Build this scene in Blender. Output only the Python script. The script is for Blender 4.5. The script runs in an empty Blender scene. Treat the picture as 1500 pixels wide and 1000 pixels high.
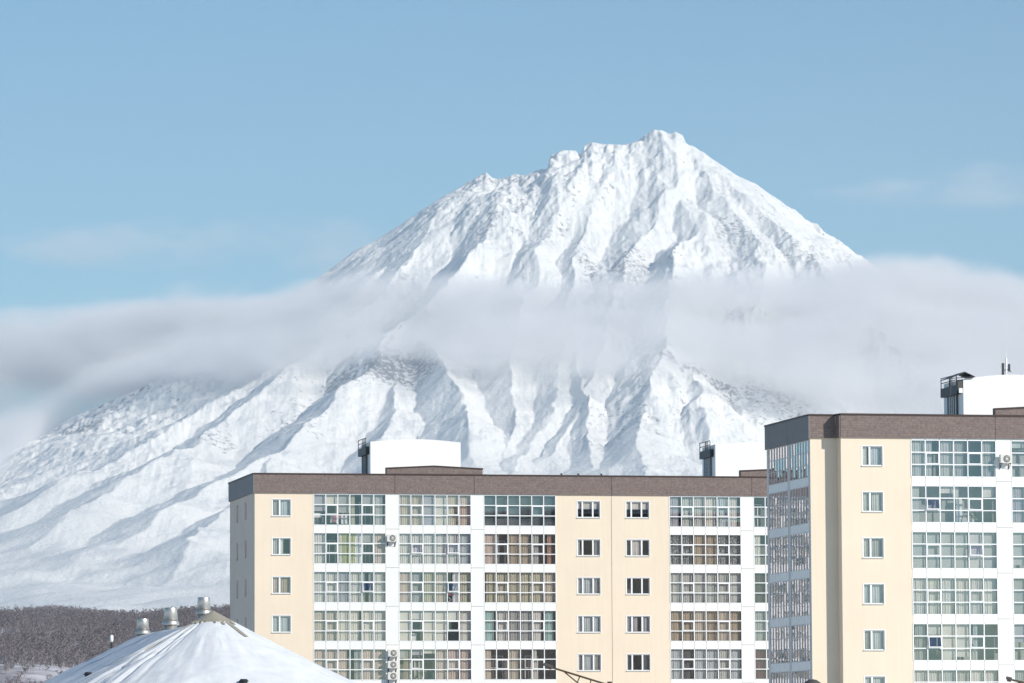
import bpy, math, random
import numpy as np
from mathutils import Vector, Matrix

SC = bpy.context.scene
COL = SC.collection
R = math.radians
CAM_Z = 11.0

# ------------------------------------------------------------------ camera
FPX, HORIZON, ROLL = 6700.0, 1090.0, 0.0047        # focal length in pixels of a 1500 px wide frame
PITCH = math.atan((HORIZON - 500) / FPX)
cam_d = bpy.data.cameras.new('camera')
cam = bpy.data.objects.new('camera', cam_d)
COL.objects.link(cam)
cam_d.sensor_width = 36.0
cam_d.lens = FPX / 1500 * 36.0
cam_d.clip_start = 1.0
cam_d.clip_end = 120000.0
cam.matrix_world = (Matrix.Translation((0, 0, CAM_Z)) @ Matrix.Rotation(math.pi / 2 + PITCH, 4, 'X')
                    @ Matrix.Rotation(-ROLL, 4, 'Z'))
SC.camera = cam

# ------------------------------------------------------------------ sky and sun
SUN_EL = R(27.0)
SUN_AZ = R(127.0)                                   # clockwise from +Y
world = bpy.data.worlds.new('World')
SC.world = world
world.use_nodes = True
wn = world.node_tree
for n in list(wn.nodes):
    wn.nodes.remove(n)
sky = wn.nodes.new('ShaderNodeTexSky')
sky.sky_type = 'NISHITA'
sky.sun_disc = False
sky.sun_elevation = SUN_EL
sky.sun_rotation = SUN_AZ
sky.altitude = 0
sky.air_density = 1.0
sky.dust_density = 0.0
sky.ozone_density = 3.0
bg = wn.nodes.new('ShaderNodeBackground')
bg.inputs['Strength'].default_value = 0.10
wo = wn.nodes.new('ShaderNodeOutputWorld')
tint = wn.nodes.new('ShaderNodeMix')                # clear winter air: a slightly deeper blue
tint.data_type = 'RGBA'
tint.blend_type = 'MULTIPLY'
tint.inputs['Factor'].default_value = 1.0
tint.inputs[7].default_value = (.58, .89, 1.0, 1)
wn.links.new(sky.outputs[0], tint.inputs[6])
wn.links.new(tint.outputs[2], bg.inputs[0])
wn.links.new(bg.outputs[0], wo.inputs[0])

sun_d = bpy.data.lights.new('sun', 'SUN')
sun_d.energy = 4.6
sun_d.angle = R(0.5)
sun_d.color = (1.0, 0.94, 0.84)
sun = bpy.data.objects.new('sun', sun_d)
COL.objects.link(sun)
to_sun = Vector((math.sin(SUN_AZ) * math.cos(SUN_EL), math.cos(SUN_AZ) * math.cos(SUN_EL), math.sin(SUN_EL)))
sun.rotation_euler = to_sun.to_track_quat('Z', 'Y').to_euler()
sun.location = (60, -60, 120)

SC.view_settings.view_transform = 'Standard'
SC.view_settings.look = 'None'
SC.view_settings.exposure = 0.0
SC.view_settings.gamma = 1.0
SC.view_settings.use_curve_mapping = False
SC.cycles.volume_bounces = 4
SC.cycles.max_bounces = 8
SC.cycles.transparent_max_bounces = 16
SC.cycles.volume_step_rate = 0.25
SC.cycles.volume_max_steps = 160


# ------------------------------------------------------------------ helpers
class MB:
    """collects simple solids and links them as one mesh object"""
    def __init__(self):
        self.v, self.f = [], []

    def box(self, x0, x1, y0, y1, z0, z1):
        b = len(self.v)
        self.v += [(x0, y0, z0), (x1, y0, z0), (x1, y1, z0), (x0, y1, z0),
                   (x0, y0, z1), (x1, y0, z1), (x1, y1, z1), (x0, y1, z1)]
        for q in ((0, 3, 2, 1), (4, 5, 6, 7), (0, 1, 5, 4), (1, 2, 6, 5), (2, 3, 7, 6), (3, 0, 4, 7)):
            self.f.append(tuple(b + i for i in q))
        return self

    def quad(self, a, b_, c, d):
        b = len(self.v)
        self.v += [tuple(a), tuple(b_), tuple(c), tuple(d)]
        self.f.append((b, b + 1, b + 2, b + 3))
        return self

    def bar(self, p, q, w, h=None):
        """square bar from p to q"""
        h = h or w
        p, q = Vector(p), Vector(q)
        d = (q - p).normalized()
        up = Vector((0, 0, 1)) if abs(d.z) < .9 else Vector((0, 1, 0))
        s = d.cross(up).normalized() * (w / 2)
        t = s.cross(d).normalized() * (h / 2)
        b = len(self.v)
        for c in (p, q):
            for i, j in ((-1, -1), (1, -1), (1, 1), (-1, 1)):
                self.v.append(tuple(c + s * i + t * j))
        for k in range(4):
            n = (k + 1) % 4
            self.f.append((b + k, b + n, b + 4 + n, b + 4 + k))
        self.f.append((b + 3, b + 2, b + 1, b))
        self.f.append((b + 4, b + 5, b + 6, b + 7))
        return self

    def lathe(self, cx, cy, prof, n=20, axis='z'):
        """revolved profile [(r, z)...], closed with caps"""
        b = len(self.v)
        for r, z in prof:
            for k in range(n):
                a = 2 * math.pi * k / n
                if axis == 'z':
                    self.v.append((cx + r * math.cos(a), cy + r * math.sin(a), z))
                else:                                # axis y: cx, cy are x and z of the axis
                    self.v.append((cx + r * math.cos(a), z, cy + r * math.sin(a)))
        m = len(prof)
        for i in range(m - 1):
            for k in range(n):
                k2 = (k + 1) % n
                self.f.append((b + i * n + k, b + i * n + k2, b + (i + 1) * n + k2, b + (i + 1) * n + k))
        self.f.append(tuple(b + k for k in reversed(range(n))))
        self.f.append(tuple(b + (m - 1) * n + k for k in range(n)))
        return self

    def prism(self, pts, y0, y1):
        """outline [(x, z)...] pulled along y"""
        b = len(self.v)
        n = len(pts)
        self.v += [(x, y0, z) for x, z in pts] + [(x, y1, z) for x, z in pts]
        self.f.append(tuple(b + k for k in range(n)))
        self.f.append(tuple(b + n + k for k in reversed(range(n))))
        for k in range(n):
            k2 = (k + 1) % n
            self.f.append((b + k, b + n + k, b + n + k2, b + k2))
        return self

    def mesh(self, name, mat):
        me = bpy.data.meshes.new(name)
        me.from_pydata(self.v, [], self.f)
        me.validate()
        if mat:
            me.materials.append(mat)
        return me

    def build(self, name, mat, parent=None, loc=None, smooth=False, bevel=0.0):
        o = link(name, self.mesh(name, mat), parent, loc)
        if smooth:
            for p in o.data.polygons:
                p.use_smooth = len(p.vertices) == 4
        if bevel:
            m = o.modifiers.new('edge', 'BEVEL')
            m.width = bevel
            m.segments = 2
            m.limit_method = 'ANGLE'
        return o


def link(name, me, parent=None, loc=None):
    o = bpy.data.objects.new(name, me)
    COL.objects.link(o)
    if parent:
        o.parent = parent
    if loc:
        o.location = loc
    return o


def empty(name, loc, rz, label, cat, group=None):
    o = bpy.data.objects.new(name, None)
    COL.objects.link(o)
    o.location = loc
    o.rotation_euler = (0, 0, rz)
    o.empty_display_size = 0.5
    tag(o, label, cat, group)
    return o


def tag(o, label=None, cat=None, group=None, kind=None):
    for k, v in (('label', label), ('category', cat), ('group', group), ('kind', kind)):
        if v:
            o[k] = v
    return o


def copy_tree(o, parent=None):
    c = o.copy()
    COL.objects.link(c)
    c.parent = parent
    for ch in [x for x in bpy.data.objects if x.parent == o]:
        copy_tree(ch, c)
    return c


# ------------------------------------------------------------------ materials
def new_mat(name):
    m = bpy.data.materials.new(name)
    m.use_nodes = True
    nt = m.node_tree
    for n in list(nt.nodes):
        nt.nodes.remove(n)
    out = nt.nodes.new('ShaderNodeOutputMaterial')
    return m, nt, out


def N(nt, t, **kw):
    n = nt.nodes.new(t)
    for k, v in kw.items():
        if hasattr(n, k):
            setattr(n, k, v)
        else:
            n.inputs[k.replace('_', ' ')].default_value = v
    return n


def paint(name, col, rough=.7, metal=0.0, var=.06, scale=3.0, bump=0.0, bscale=40.0, streak=0.0, spec=.3):
    """painted or plastered surface with slight uneven colour, rain streaks and relief"""
    m, nt, out = new_mat(name)
    L = nt.links.new
    tc = N(nt, 'ShaderNodeTexCoord')
    no = N(nt, 'ShaderNodeTexNoise')
    no.inputs['Scale'].default_value = scale
    no.inputs['Detail'].default_value = 6
    L(tc.outputs['Object'], no.inputs['Vector'])
    mr = N(nt, 'ShaderNodeMapRange')
    mr.inputs['From Min'].default_value = .3
    mr.inputs['From Max'].default_value = .7
    mr.inputs['To Min'].default_value = 1 - var
    mr.inputs['To Max'].default_value = 1 + var * .5
    L(no.outputs['Fac'], mr.inputs['Value'])
    val = mr.outputs[0]
    if streak:
        mp = N(nt, 'ShaderNodeMapping')
        mp.inputs['Scale'].default_value = (4.0, 4.0, .18)
        L(tc.outputs['Object'], mp.inputs['Vector'])
        n2 = N(nt, 'ShaderNodeTexNoise')
        n2.inputs['Scale'].default_value = 1.3
        n2.inputs['Detail'].default_value = 5
        L(mp.outputs[0], n2.inputs['Vector'])
        m2 = N(nt, 'ShaderNodeMapRange')
        m2.inputs['From Min'].default_value = .35
        m2.inputs['From Max'].default_value = .65
        m2.inputs['To Min'].default_value = 1 - streak
        m2.inputs['To Max'].default_value = 1.0
        L(n2.outputs['Fac'], m2.inputs['Value'])
        mu = N(nt, 'ShaderNodeMath', operation='MULTIPLY')
        L(val, mu.inputs[0])
        L(m2.outputs[0], mu.inputs[1])
        val = mu.outputs[0]
    vm = N(nt, 'ShaderNodeVectorMath', operation='SCALE')
    vm.inputs[0].default_value = col
    L(val, vm.inputs['Scale'])
    p = N(nt, 'ShaderNodeBsdfPrincipled')
    L(vm.outputs[0], p.inputs['Base Color'])
    p.inputs['Roughness'].default_value = rough
    p.inputs['Metallic'].default_value = metal
    p.inputs['Specular IOR Level'].default_value = spec
    if bump:
        nb = N(nt, 'ShaderNodeTexNoise')
        nb.inputs['Scale'].default_value = bscale
        L(tc.outputs['Object'], nb.inputs['Vector'])
        bp = N(nt, 'ShaderNodeBump')
        bp.inputs['Strength'].default_value = bump
        bp.inputs['Distance'].default_value = .02
        L(nb.outputs['Fac'], bp.inputs['Height'])
        L(bp.outputs[0], p.inputs['Normal'])
    L(p.outputs[0], out.inputs['Surface'])
    return m


def brick_cladding(name, c1, c2, side=False):
    """brown narrow cladding courses of the parapet"""
    m, nt, out = new_mat(name)
    L = nt.links.new
    tc = N(nt, 'ShaderNodeTexCoord')
    sp = N(nt, 'ShaderNodeSeparateXYZ')
    L(tc.outputs['Object'], sp.inputs[0])
    cb = N(nt, 'ShaderNodeCombineXYZ')
    ad = N(nt, 'ShaderNodeMath', operation='ADD')
    L(sp.outputs[0], ad.inputs[0])
    L(sp.outputs[1], ad.inputs[1])
    L(ad.outputs[0], cb.inputs[0])
    L(sp.outputs[2], cb.inputs[1])
    br = N(nt, 'ShaderNodeTexBrick')
    br.inputs['Scale'].default_value = 1.0
    br.inputs['Brick Width'].default_value = .62
    br.inputs['Row Height'].default_value = .16
    br.inputs['Mortar Size'].default_value = .012
    br.inputs['Mortar Smooth'].default_value = .3
    br.inputs['Color1'].default_value = (*c1, 1)
    br.inputs['Color2'].default_value = (*c2, 1)
    br.inputs['Mortar'].default_value = (c1[0] * .74, c1[1] * .74, c1[2] * .74, 1)
    L(cb.outputs[0], br.inputs['Vector'])
    no = N(nt, 'ShaderNodeTexNoise')
    no.inputs['Scale'].default_value = 6
    no.inputs['Detail'].default_value = 8
    L(tc.outputs['Object'], no.inputs['Vector'])
    mr = N(nt, 'ShaderNodeMapRange')
    mr.inputs['From Min'].default_value = .3
    mr.inputs['From Max'].default_value = .7
    mr.inputs['To Min'].default_value = .82
    mr.inputs['To Max'].default_value = 1.22
    L(no.outputs['Fac'], mr.inputs[0])
    vm = N(nt, 'ShaderNodeVectorMath', operation='SCALE')
    L(br.outputs['Color'], vm.inputs[0])
    L(mr.outputs[0], vm.inputs['Scale'])
    p = N(nt, 'ShaderNodeBsdfPrincipled')
    p.inputs['Roughness'].default_value = .75
    p.inputs['Specular IOR Level'].default_value = .25
    L(vm.outputs[0], p.inputs['Base Color'])
    bp = N(nt, 'ShaderNodeBump')
    bp.inputs['Strength'].default_value = .45
    bp.inputs['Distance'].default_value = .02
    iv = N(nt, 'ShaderNodeMath', operation='SUBTRACT')
    iv.inputs[0].default_value = 1.0
    L(br.outputs['Fac'], iv.inputs[1])
    L(iv.outputs[0], bp.inputs['Height'])
    L(bp.outputs[0], p.inputs['Normal'])
    L(p.outputs[0], out.inputs['Surface'])
    return m


def glass(name, tint, refl, gain=1.0, rough=.015, wave=.0):
    """double glazing: clear with a tint, mirror-like by Fresnel plus a fixed share"""
    m, nt, out = new_mat(name)
    L = nt.links.new
    tr = N(nt, 'ShaderNodeBsdfTransparent')
    tr.inputs[0].default_value = (*tint, 1)
    gl = N(nt, 'ShaderNodeBsdfGlossy')
    gl.inputs['Roughness'].default_value = rough
    gl.inputs['Color'].default_value = (1.0, .94, .95, 1)
    fr = N(nt, 'ShaderNodeFresnel')
    fr.inputs['IOR'].default_value = 1.5
    ma = N(nt, 'ShaderNodeMath', operation='MULTIPLY_ADD')
    L(fr.outputs[0], ma.inputs[0])
    ma.inputs[1].default_value = gain
    ma.inputs[2].default_value = refl
    ma.use_clamp = True
    mx = N(nt, 'ShaderNodeMixShader')
    gb = N(nt, 'ShaderNodeNewGeometry')              # a pane reflects from its front face only
    nb_ = N(nt, 'ShaderNodeMath', operation='SUBTRACT')
    nb_.inputs[0].default_value = 1.0
    L(gb.outputs['Backfacing'], nb_.inputs[1])
    mm_ = N(nt, 'ShaderNodeMath', operation='MULTIPLY')
    L(ma.outputs[0], mm_.inputs[0])
    L(nb_.outputs[0], mm_.inputs[1])
    L(mm_.outputs[0], mx.inputs[0])
    L(tr.outputs[0], mx.inputs[1])
    L(gl.outputs[0], mx.inputs[2])
    if wave:
        tc = N(nt, 'ShaderNodeTexCoord')
        nb = N(nt, 'ShaderNodeTexNoise')
        nb.inputs['Scale'].default_value = 1.1
        L(tc.outputs['Object'], nb.inputs['Vector'])
        bp = N(nt, 'ShaderNodeBump')
        bp.inputs['Strength'].default_value = wave
        bp.inputs['Distance'].default_value = .05
        L(nb.outputs['Fac'], bp.inputs['Height'])
        L(bp.outputs[0], gl.inputs['Normal'])
        L(bp.outputs[0], fr.inputs['Normal'])
    L(mx.outputs[0], out.inputs['Surface'])
    return m


M = {}
M['white'] = paint('white_panel', (.80, .79, .765), .45, var=.03, scale=.8, streak=.03)
M['frame'] = paint('white_frame', (.82, .82, .82), .4, var=.02)
M['cream'] = paint('cream_plaster', (.78, .66, .52), .85, var=.03, scale=.35, bump=.25, bscale=25, streak=.035)
M['brown'] = brick_cladding('brown_cladding', (.205, .160, .145), (.180, .142, .130))
M['slate'] = paint('slate_panel', (.185, .178, .178), .6, var=.06, scale=1.5)
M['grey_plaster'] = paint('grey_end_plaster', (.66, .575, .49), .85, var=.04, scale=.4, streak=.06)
M['cap'] = paint('dark_brown_metal', (.055, .035, .032), .5, var=.1)
M['joint'] = paint('dark_joint', (.05, .038, .035), .8)
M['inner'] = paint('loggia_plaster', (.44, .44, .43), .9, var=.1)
M['slab'] = paint('concrete_slab', (.4, .39, .37), .9, var=.1)
M['dark'] = paint('painted_room_shade', (.05, .05, .055), .9, var=.2)  # dimness of the rooms, put into the wall colour behind small windows
M['lift'] = paint('white_render', (.83, .825, .81), .8, var=.03, scale=.4, streak=.03)
M['steel'] = paint('dark_steel', (.06, .06, .065), .5, metal=.6, var=.2)
M['ac'] = paint('ac_casing', (.66, .65, .61), .5, var=.05)
M['acdark'] = paint('ac_fan_dark', (.09, .085, .08), .6)
M['galv'] = paint('galvanised_steel', (.60, .58, .54), .42, metal=.8, var=.18, scale=5)
M['ridge'] = paint('beige_ridge_metal', (.42, .385, .31), .5, metal=.1, var=.12, scale=2, streak=.1)
M['boom'] = paint('rusty_brown_steel', (.11, .075, .045), .6, metal=.4, var=.3, scale=6)
M['glass'] = glass('window_glass', (.95, .94, .935), .10, 1.4)
M['glass_b'] = glass('window_glass_blue', (.93, .925, .93), .13, 1.5)
M['glass_side'] = glass('tinted_side_glass', (.60, .66, .68), .34, 1.6, wave=.10)

CUR = {  # cloth colours of the curtains
    'w': (.62, .61, .58), 'b': (.55, .50, .42), 'c': (.68, .66, .60), 'p': (.58, .49, .44), 'g': (.40, .41, .40),
    'k': (.48, .46, .36), 't': (.42, .36, .28), 'm': (.54, .57, .54), 'T': (.38, .54, .52), 'y': (.46, .46, .24),
    'l': (.50, .55, .57), 'r': (.40, .22, .20), 'n': (.15, .115, .105), 'M': (.19, .06, .09), 's': (.27, .33, .36),
    'f': (.30, .32, .33), 'o': (.46, .27, .20), 'd': (.13, .14, .15), 'G': (.50, .51, .49), 'W': (.80, .80, .78),
    'v': (.42, .42, .46), 'R': (.45, .17, .20)}
for k_, c_ in CUR.items():
    M['cur_' + k_] = paint('cloth_' + k_, c_, .95, var=.12, scale=2.5)
m_, nt_, out_ = new_mat('floral_cloth')              # patterned curtains
tc_ = N(nt_, 'ShaderNodeTexCoord')
vo_ = N(nt_, 'ShaderNodeTexVoronoi')
vo_.inputs['Scale'].default_value = 7
nt_.links.new(tc_.outputs['Object'], vo_.inputs['Vector'])
cr_ = N(nt_, 'ShaderNodeValToRGB')
cr_.color_ramp.elements[0].position = .25
cr_.color_ramp.elements[0].color = (.5, .52, .52, 1)
cr_.color_ramp.elements[1].position = .5
cr_.color_ramp.elements[1].color = (.17, .19, .2, 1)
nt_.links.new(vo_.outputs['Distance'], cr_.inputs[0])
p_ = N(nt_, 'ShaderNodeBsdfPrincipled')
p_.inputs['Roughness'].default_value = .95
nt_.links.new(cr_.outputs[0], p_.inputs['Base Color'])
nt_.links.new(p_.outputs[0], out_.inputs[0])
M['cur_f'] = m_


# ================================================================== LANDSCAPE
rng = np.random.default_rng(7)


def hash2(ix, iy, seed):
    h = (ix.astype(np.int64) * 374761393 + iy.astype(np.int64) * 668265263 + seed * 974634777) & 0xffffffff
    h = ((h ^ (h >> 13)) * 1274126177) & 0xffffffff
    h = (h ^ (h >> 16)) & 0xffffffff
    return h


def hval(ix, iy, seed):
    return hash2(ix, iy, seed).astype(np.float64) / 4294967296.0


def vnoise(x, y, seed=0):
    ix, iy = np.floor(x), np.floor(y)
    fx, fy = x - ix, y - iy
    fx = fx * fx * fx * (fx * (fx * 6 - 15) + 10)
    fy = fy * fy * fy * (fy * (fy * 6 - 15) + 10)
    a, b = hval(ix, iy, seed), hval(ix + 1, iy, seed)
    c, d = hval(ix, iy + 1, seed), hval(ix + 1, iy + 1, seed)
    return (a + (b - a) * fx) * (1 - fy) + (c + (d - c) * fx) * fy


def fbm(x, y, seed=0, octs=5, gain=.5):
    s, a, t = 0, 1.0, 0
    for o in range(octs):
        s = s + a * vnoise(x * 2 ** o + 17.3 * o, y * 2 ** o - 9.1 * o, seed + o)
        t += a
        a *= gain
    return s / t


def sstep(a, b, x):
    t = np.clip((x - a) / (b - a), 0, 1)
    return t * t * (3 - 2 * t)


def gullies(px, py, sx, sy, freq, seed):
    """one octave of erosion gullies running down the slope (sx, sy); returns height and its gradient"""
    x, y = px * freq, py * freq
    ln = np.sqrt(sx * sx + sy * sy) + 1e-6
    dx, dy = -sy / ln, sx / ln                       # across the slope
    ix, iy = np.floor(x), np.floor(y)
    fx, fy = x - ix, y - iy
    h = np.zeros_like(x)
    gx = np.zeros_like(x)
    gy = np.zeros_like(x)
    wt = np.zeros_like(x)
    for i in (-1, 0, 1, 2):
        for j in (-1, 0, 1, 2):
            hx = hval(ix + i, iy + j, seed) * .6
            hy = hval(ix + i, iy + j, seed + 91) * .6
            vx, vy = fx - i - hx + .3, fy - j - hy + .3
            w = np.exp(-(vx * vx + vy * vy) * 1.6)
            ph = (vx * dx + vy * dy) * 2 * math.pi * .75
            h += np.cos(ph) * w
            s_ = -np.sin(ph) * w
            gx += s_ * dx
            gy += s_ * dy
            wt += w
    return h / wt, gx / wt, gy / wt


# skyline of the volcano, as (bearing px, height px) of the crest which stands 26 km away
YS = 26000.0
SKYLINE = [(-260, 775), (-100, 712), (0, 664), (100, 608), (200, 566), (300, 513), (380, 462), (455, 410), (490, 386),
           (520, 364), (560, 344), (600, 318), (640, 291), (680, 269), (700, 256), (713, 249), (722, 258), (735, 261),
           (750, 255), (775, 252), (790, 246), (803, 244), (807, 226), (820, 219), (845, 218), (852, 226), (858, 210),
           (866, 206), (885, 208), (905, 210), (930, 208), (938, 202), (950, 195), (962, 188), (972, 187), (982, 193),
           (994, 191), (1003, 195), (1008, 208), (1022, 215), (1035, 222), (1048, 232), (1060, 240), (1085, 258),
           (1110, 268), (1120, 276), (1145, 294), (1160, 303), (1190, 325), (1220, 345), (1250, 367), (1272, 382),
           (1320, 412), (1350, 428), (1380, 436), (1402, 452), (1422, 474), (1480, 502), (1560, 545), (1700, 600)]


def ray_x(px, y):
    return (px - 750) / FPX * y


def ray_z(py, y):
    return CAM_Z + (HORIZON - py) / FPX * y


XS, ZS = ray_x(968, YS), ray_z(188, YS)
prof_l = [(0, 0), (400, 75), (640, 190), (800, 150), (990, 240), (1500, 560), (1990, 861), (2980, 1475), (3756, 1839),
          (5000, 2250), (8000, 2900), (13000, 3200), (30000, 3400)]
prof_r = [(0, 0), (160, 30), (360, 210), (760, 440), (1180, 745), (1676, 1024), (2064, 1257), (3000, 1750),
          (4500, 2300), (8000, 2950), (13000, 3250), (30000, 3400)]
prof_f = [(0, 0), (200, 150), (600, 470), (1300, 900), (1900, 1230), (2500, 1520), (3300, 1840), (4200, 2150),
          (5600, 2500), (7500, 2850), (10000, 3080), (14000, 3300), (20000, 3440), (30000, 3470)]


def pf(p, r):
    return np.interp(r, [a for a, b in p], [b for a, b in p])


def base_height(x, y):
    dx, dy = x - XS, YS - y                          # dy > 0 towards the camera
    r = np.hypot(dx, dy)
    cl = np.clip(-dx / (r + 1e-6), 0, 1) ** 2
    cr = np.clip(dx / (r + 1e-6), 0, 1) ** 2
    cf = np.clip(np.abs(dy) / (r + 1e-6), 0, 1) ** 2
    t = cl + cr + cf
    return ZS - (pf(prof_l, r) * cl + pf(prof_r, r) * cr + pf(prof_f, r) * cf) / t


# main ribs running down the volcano: [(px, py)...] on the face, height above the slope, half width
YF_P = [188, 300, 400, 480, 560, 620, 700, 780, 870, 900]
YF_Y = [26000, 25350, 24700, 24150, 23500, 22800, 21800, 20500, 18300, 16800]
RIBS = [
    ([(713, 252), (742, 320), (712, 400), (662, 465), (612, 525), (560, 575), (480, 640), (400, 700), (330, 790)], 150, 300),
    ([(612, 525), (648, 600), (672, 660), (705, 730)], 130, 230),
    ([(560, 545), (580, 620), (560, 700), (540, 760)], 90, 190),
    ([(858, 208), (846, 290), (815, 370), (790, 450), (760, 540), (742, 620), (735, 700)], 120, 260),
    ([(905, 210), (880, 300), (862, 380), (842, 470), (838, 560), (800, 640), (745, 720)], 110, 240),
    ([(838, 560), (850, 640), (870, 720)], 100, 210),
    ([(968, 190), (996, 270), (962, 350), (925, 430), (905, 520), (880, 600), (800, 700)], 140, 260),
    ([(996, 270), (1020, 360), (1000, 450), (985, 540), (972, 600), (950, 680), (930, 760)], 160, 280),
    ([(972, 590), (1020, 650), (1060, 710)], 120, 230),
    ([(1005, 205), (1075, 320), (1110, 400), (1120, 480), (1090, 560), (1100, 640)], 120, 230),
    ([(1040, 230), (1130, 330), (1190, 400), (1215, 480), (1210, 580), (1230, 660)], 120, 240),
    ([(640, 290), (600, 370), (540, 450), (440, 545), (330, 620), (180, 710), (40, 790)], 110, 300),
    ([(560, 345), (480, 440), (390, 525), (270, 600), (130, 665), (0, 730)], 90, 260),
    ([(500, 600), (420, 690), (300, 740), (180, 800)], 110, 300),
    ([(380, 740), (300, 800), (230, 850)], 90, 300),
    ([(1150, 470), (1300, 560), (1420, 650)], 120, 260)]


def build_mountain():
    nu, ny = 1240, 700
    u = np.linspace(-.155, .155, nu)
    yk = np.interp(np.linspace(0, 1, ny), [0, .05, .17, .30, .50, .74, .93, .965, 1],
                   [6000, 12500, 18000, 20000, 22300, 24700, 26100, 26600, 29500])
    U, Y = np.meshgrid(u, yk)
    X = U * Y
    Z = base_height(X, Y)
    # wander the coordinates a little so that nothing runs straight
    wx = (fbm(X / 700, Y / 700, 3, 5, .6) - .5) * 200
    wy = (fbm(X / 700, Y / 700, 13, 5, .6) - .5) * 200
    Xw, Yw = X + wx, Y + wy
    rib = np.zeros_like(Z)
    for pts, amp, wid in RIBS:
        P = []
        for px, py in pts:
            y = np.interp(py, YF_P, YF_Y)
            P.append((ray_x(px, y), y))
        best = np.full_like(Z, 1e9)
        tt = np.zeros_like(Z)
        for k in range(len(P) - 1):
            (x0, y0), (x1, y1) = P[k], P[k + 1]
            vx, vy = x1 - x0, y1 - y0
            t = np.clip(((Xw - x0) * vx + (Yw - y0) * vy) / (vx * vx + vy * vy), 0, 1)
            d = np.hypot(Xw - x0 - t * vx, Yw - y0 - t * vy)
            s_ = d < best
            best = np.where(s_, d, best)
            tt = np.where(s_, (k + t) / (len(P) - 1), tt)
        prof = np.clip(1 - best / (wid * (1 + .5 * tt)), 0, 1)
        prof = prof ** 1.25 * amp * np.minimum(1, tt * 5 + .25) * (1 - .55 * sstep(.75, 1, tt))
        rib = np.maximum(rib, prof)
    Z = Z + rib * (1.25 - .55 * sstep(2350, 2800, Z))
    # broad unevenness
    low = fbm(X / 700, Y / 700, 21, 3) - .5
    Z += low * 150 * sstep(0, 800, np.hypot(X - XS, Y - YS))

    dX = 1.0

    def grad(Zc):
        # gradient in world axes on the fan shaped grid
        zu = np.gradient(Zc, axis=1) / np.gradient(U, axis=1)
        zy = np.gradient(Zc, axis=0) / np.gradient(Y, axis=0)
        gx_ = zu / Y
        return gx_, zy - U * gx_

    gx, gy = grad(Z)
    # the fall line must not flip on tiny bumps: soften it with the cone's own
    bgx, bgy = grad(base_height(X, Y))
    gx, gy = gx * .6 + bgx * .8, gy * .6 + bgy * .8
    slope = np.hypot(bgx, bgy)
    steep = sstep(.12, .50, slope)
    calm = sstep(.38, .62, fbm(X / 1100 + 4, Y / 1500, 33, 3))      # smooth snowfields between rough ground
    rough_mask = steep * (.45 + .75 * calm) + .05
    H = np.zeros_like(Z)
    lam, amp = 380.0, 32.0
    fx_, fy_ = gx.copy(), gy.copy()
    fine = np.zeros_like(Z)
    for o in range(7):
        h, hx, hy = gullies(X, Y, fx_, fy_, 1.0 / lam, 100 + o)
        k = rough_mask if o > 1 else steep * .8 + .1
        # sharpen crests
        hs = 1 - np.sqrt(np.clip(1 - h, 0, 2) / 2) * 1.6
        H += hs * amp * k
        if o >= 2:
            fine += h * (.75 ** (o - 2))
        fx_ += hx * amp * 2 * math.pi / lam * 1.1 * k
        fy_ += hy * amp * 2 * math.pi / lam * 1.1 * k
        lam *= .56
        amp *= .69
    Z += H
    # crags
    crag = np.abs(fbm(X / 150, Y / 150, 55, 5) - .5) * 2
    Z += (1 - crag) * 54 * steep * calm + (fbm(X / 45, Y / 60, 77, 3) - .5) * 16 * steep
    # bring the crest onto the photographed skyline: raise or lower the ground in a band across the crest
    targ = np.interp(750 + FPX * u, [p[0] for p in SKYLINE], [p[1] for p in SKYLINE])
    near_top = sstep(690, 720, 750 + FPX * u) * sstep(1130, 1010, 750 + FPX * u)
    targ += (fbm(np.arange(nu) / 6.0, np.zeros(nu), 5, 3) - .5) * 4 * near_top
    for it in range(4):
        back = Y > 24000
        pyy = HORIZON - (Z - CAM_Z) / Y * FPX
        pyy = np.where(back, pyy, 1e9)
        kmin = np.argmin(pyy, axis=0)
        cols = np.arange(nu)
        dpx = pyy[kmin, cols] - targ
        yc = Y[kmin, cols]
        yc = np.convolve(np.pad(yc, 15, 'edge'), np.ones(31) / 31, 'valid')
        dz = dpx / FPX * yc
        k1, k2 = np.hanning(9), np.hanning(47)
        d1 = np.convolve(np.pad(dz, 4, 'edge'), k1 / k1.sum(), 'valid')
        d2 = np.convolve(np.pad(dz, 23, 'edge'), k2 / k2.sum(), 'valid')
        dz = (dz * .6 + d1 * .4) * near_top + d2 * (1 - near_top)
        w = np.exp(-((Y - yc[None, :]) / np.where(Y < yc[None, :], 620.0, 1500.0)) ** 2)
        wn_ = np.exp(-((Y - yc[None, :]) / np.where(Y < yc[None, :], 130.0, 1500.0)) ** 2)
        Z += d2[None, :] * w + (dz - d2)[None, :] * wn_
    # nothing in front may stick out above the far skyline of the same bearing
    pyy = HORIZON - (Z - CAM_Z) / Y * FPX
    lim = targ[None, :] + 1.5
    over = np.clip(lim - pyy, 0, None)
    Z -= np.where(Y < 25800, over / FPX * Y, 0)
    # sink into the plain at the front and the back
    Z = Z - sstep(9000, 6000, Y) * 0
    Z = np.where(Y < 12500, Z * sstep(5500, 12500, Y) - 5 * sstep(12500, 6000, Y), Z)

    gx, gy = grad(Z)
    sl = np.hypot(gx, gy)
    n1 = fbm(X / 60, Y / 60, 200, 4)
    # bare patches follow the fall line in streaks, on ribs and on the steepest ground
    dxs, dys = X - XS, YS + 700 - Y
    rad = np.hypot(dxs, dys)
    ang = np.arctan2(dxs, dys) * 2600
    streak = fbm(ang / 150 + (n1 - .5) * .8, rad / 800, 230, 5, .6)
    bigp = sstep(.42, .60, fbm(X / 620 + 9, Y / 900, 210, 4))
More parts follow.
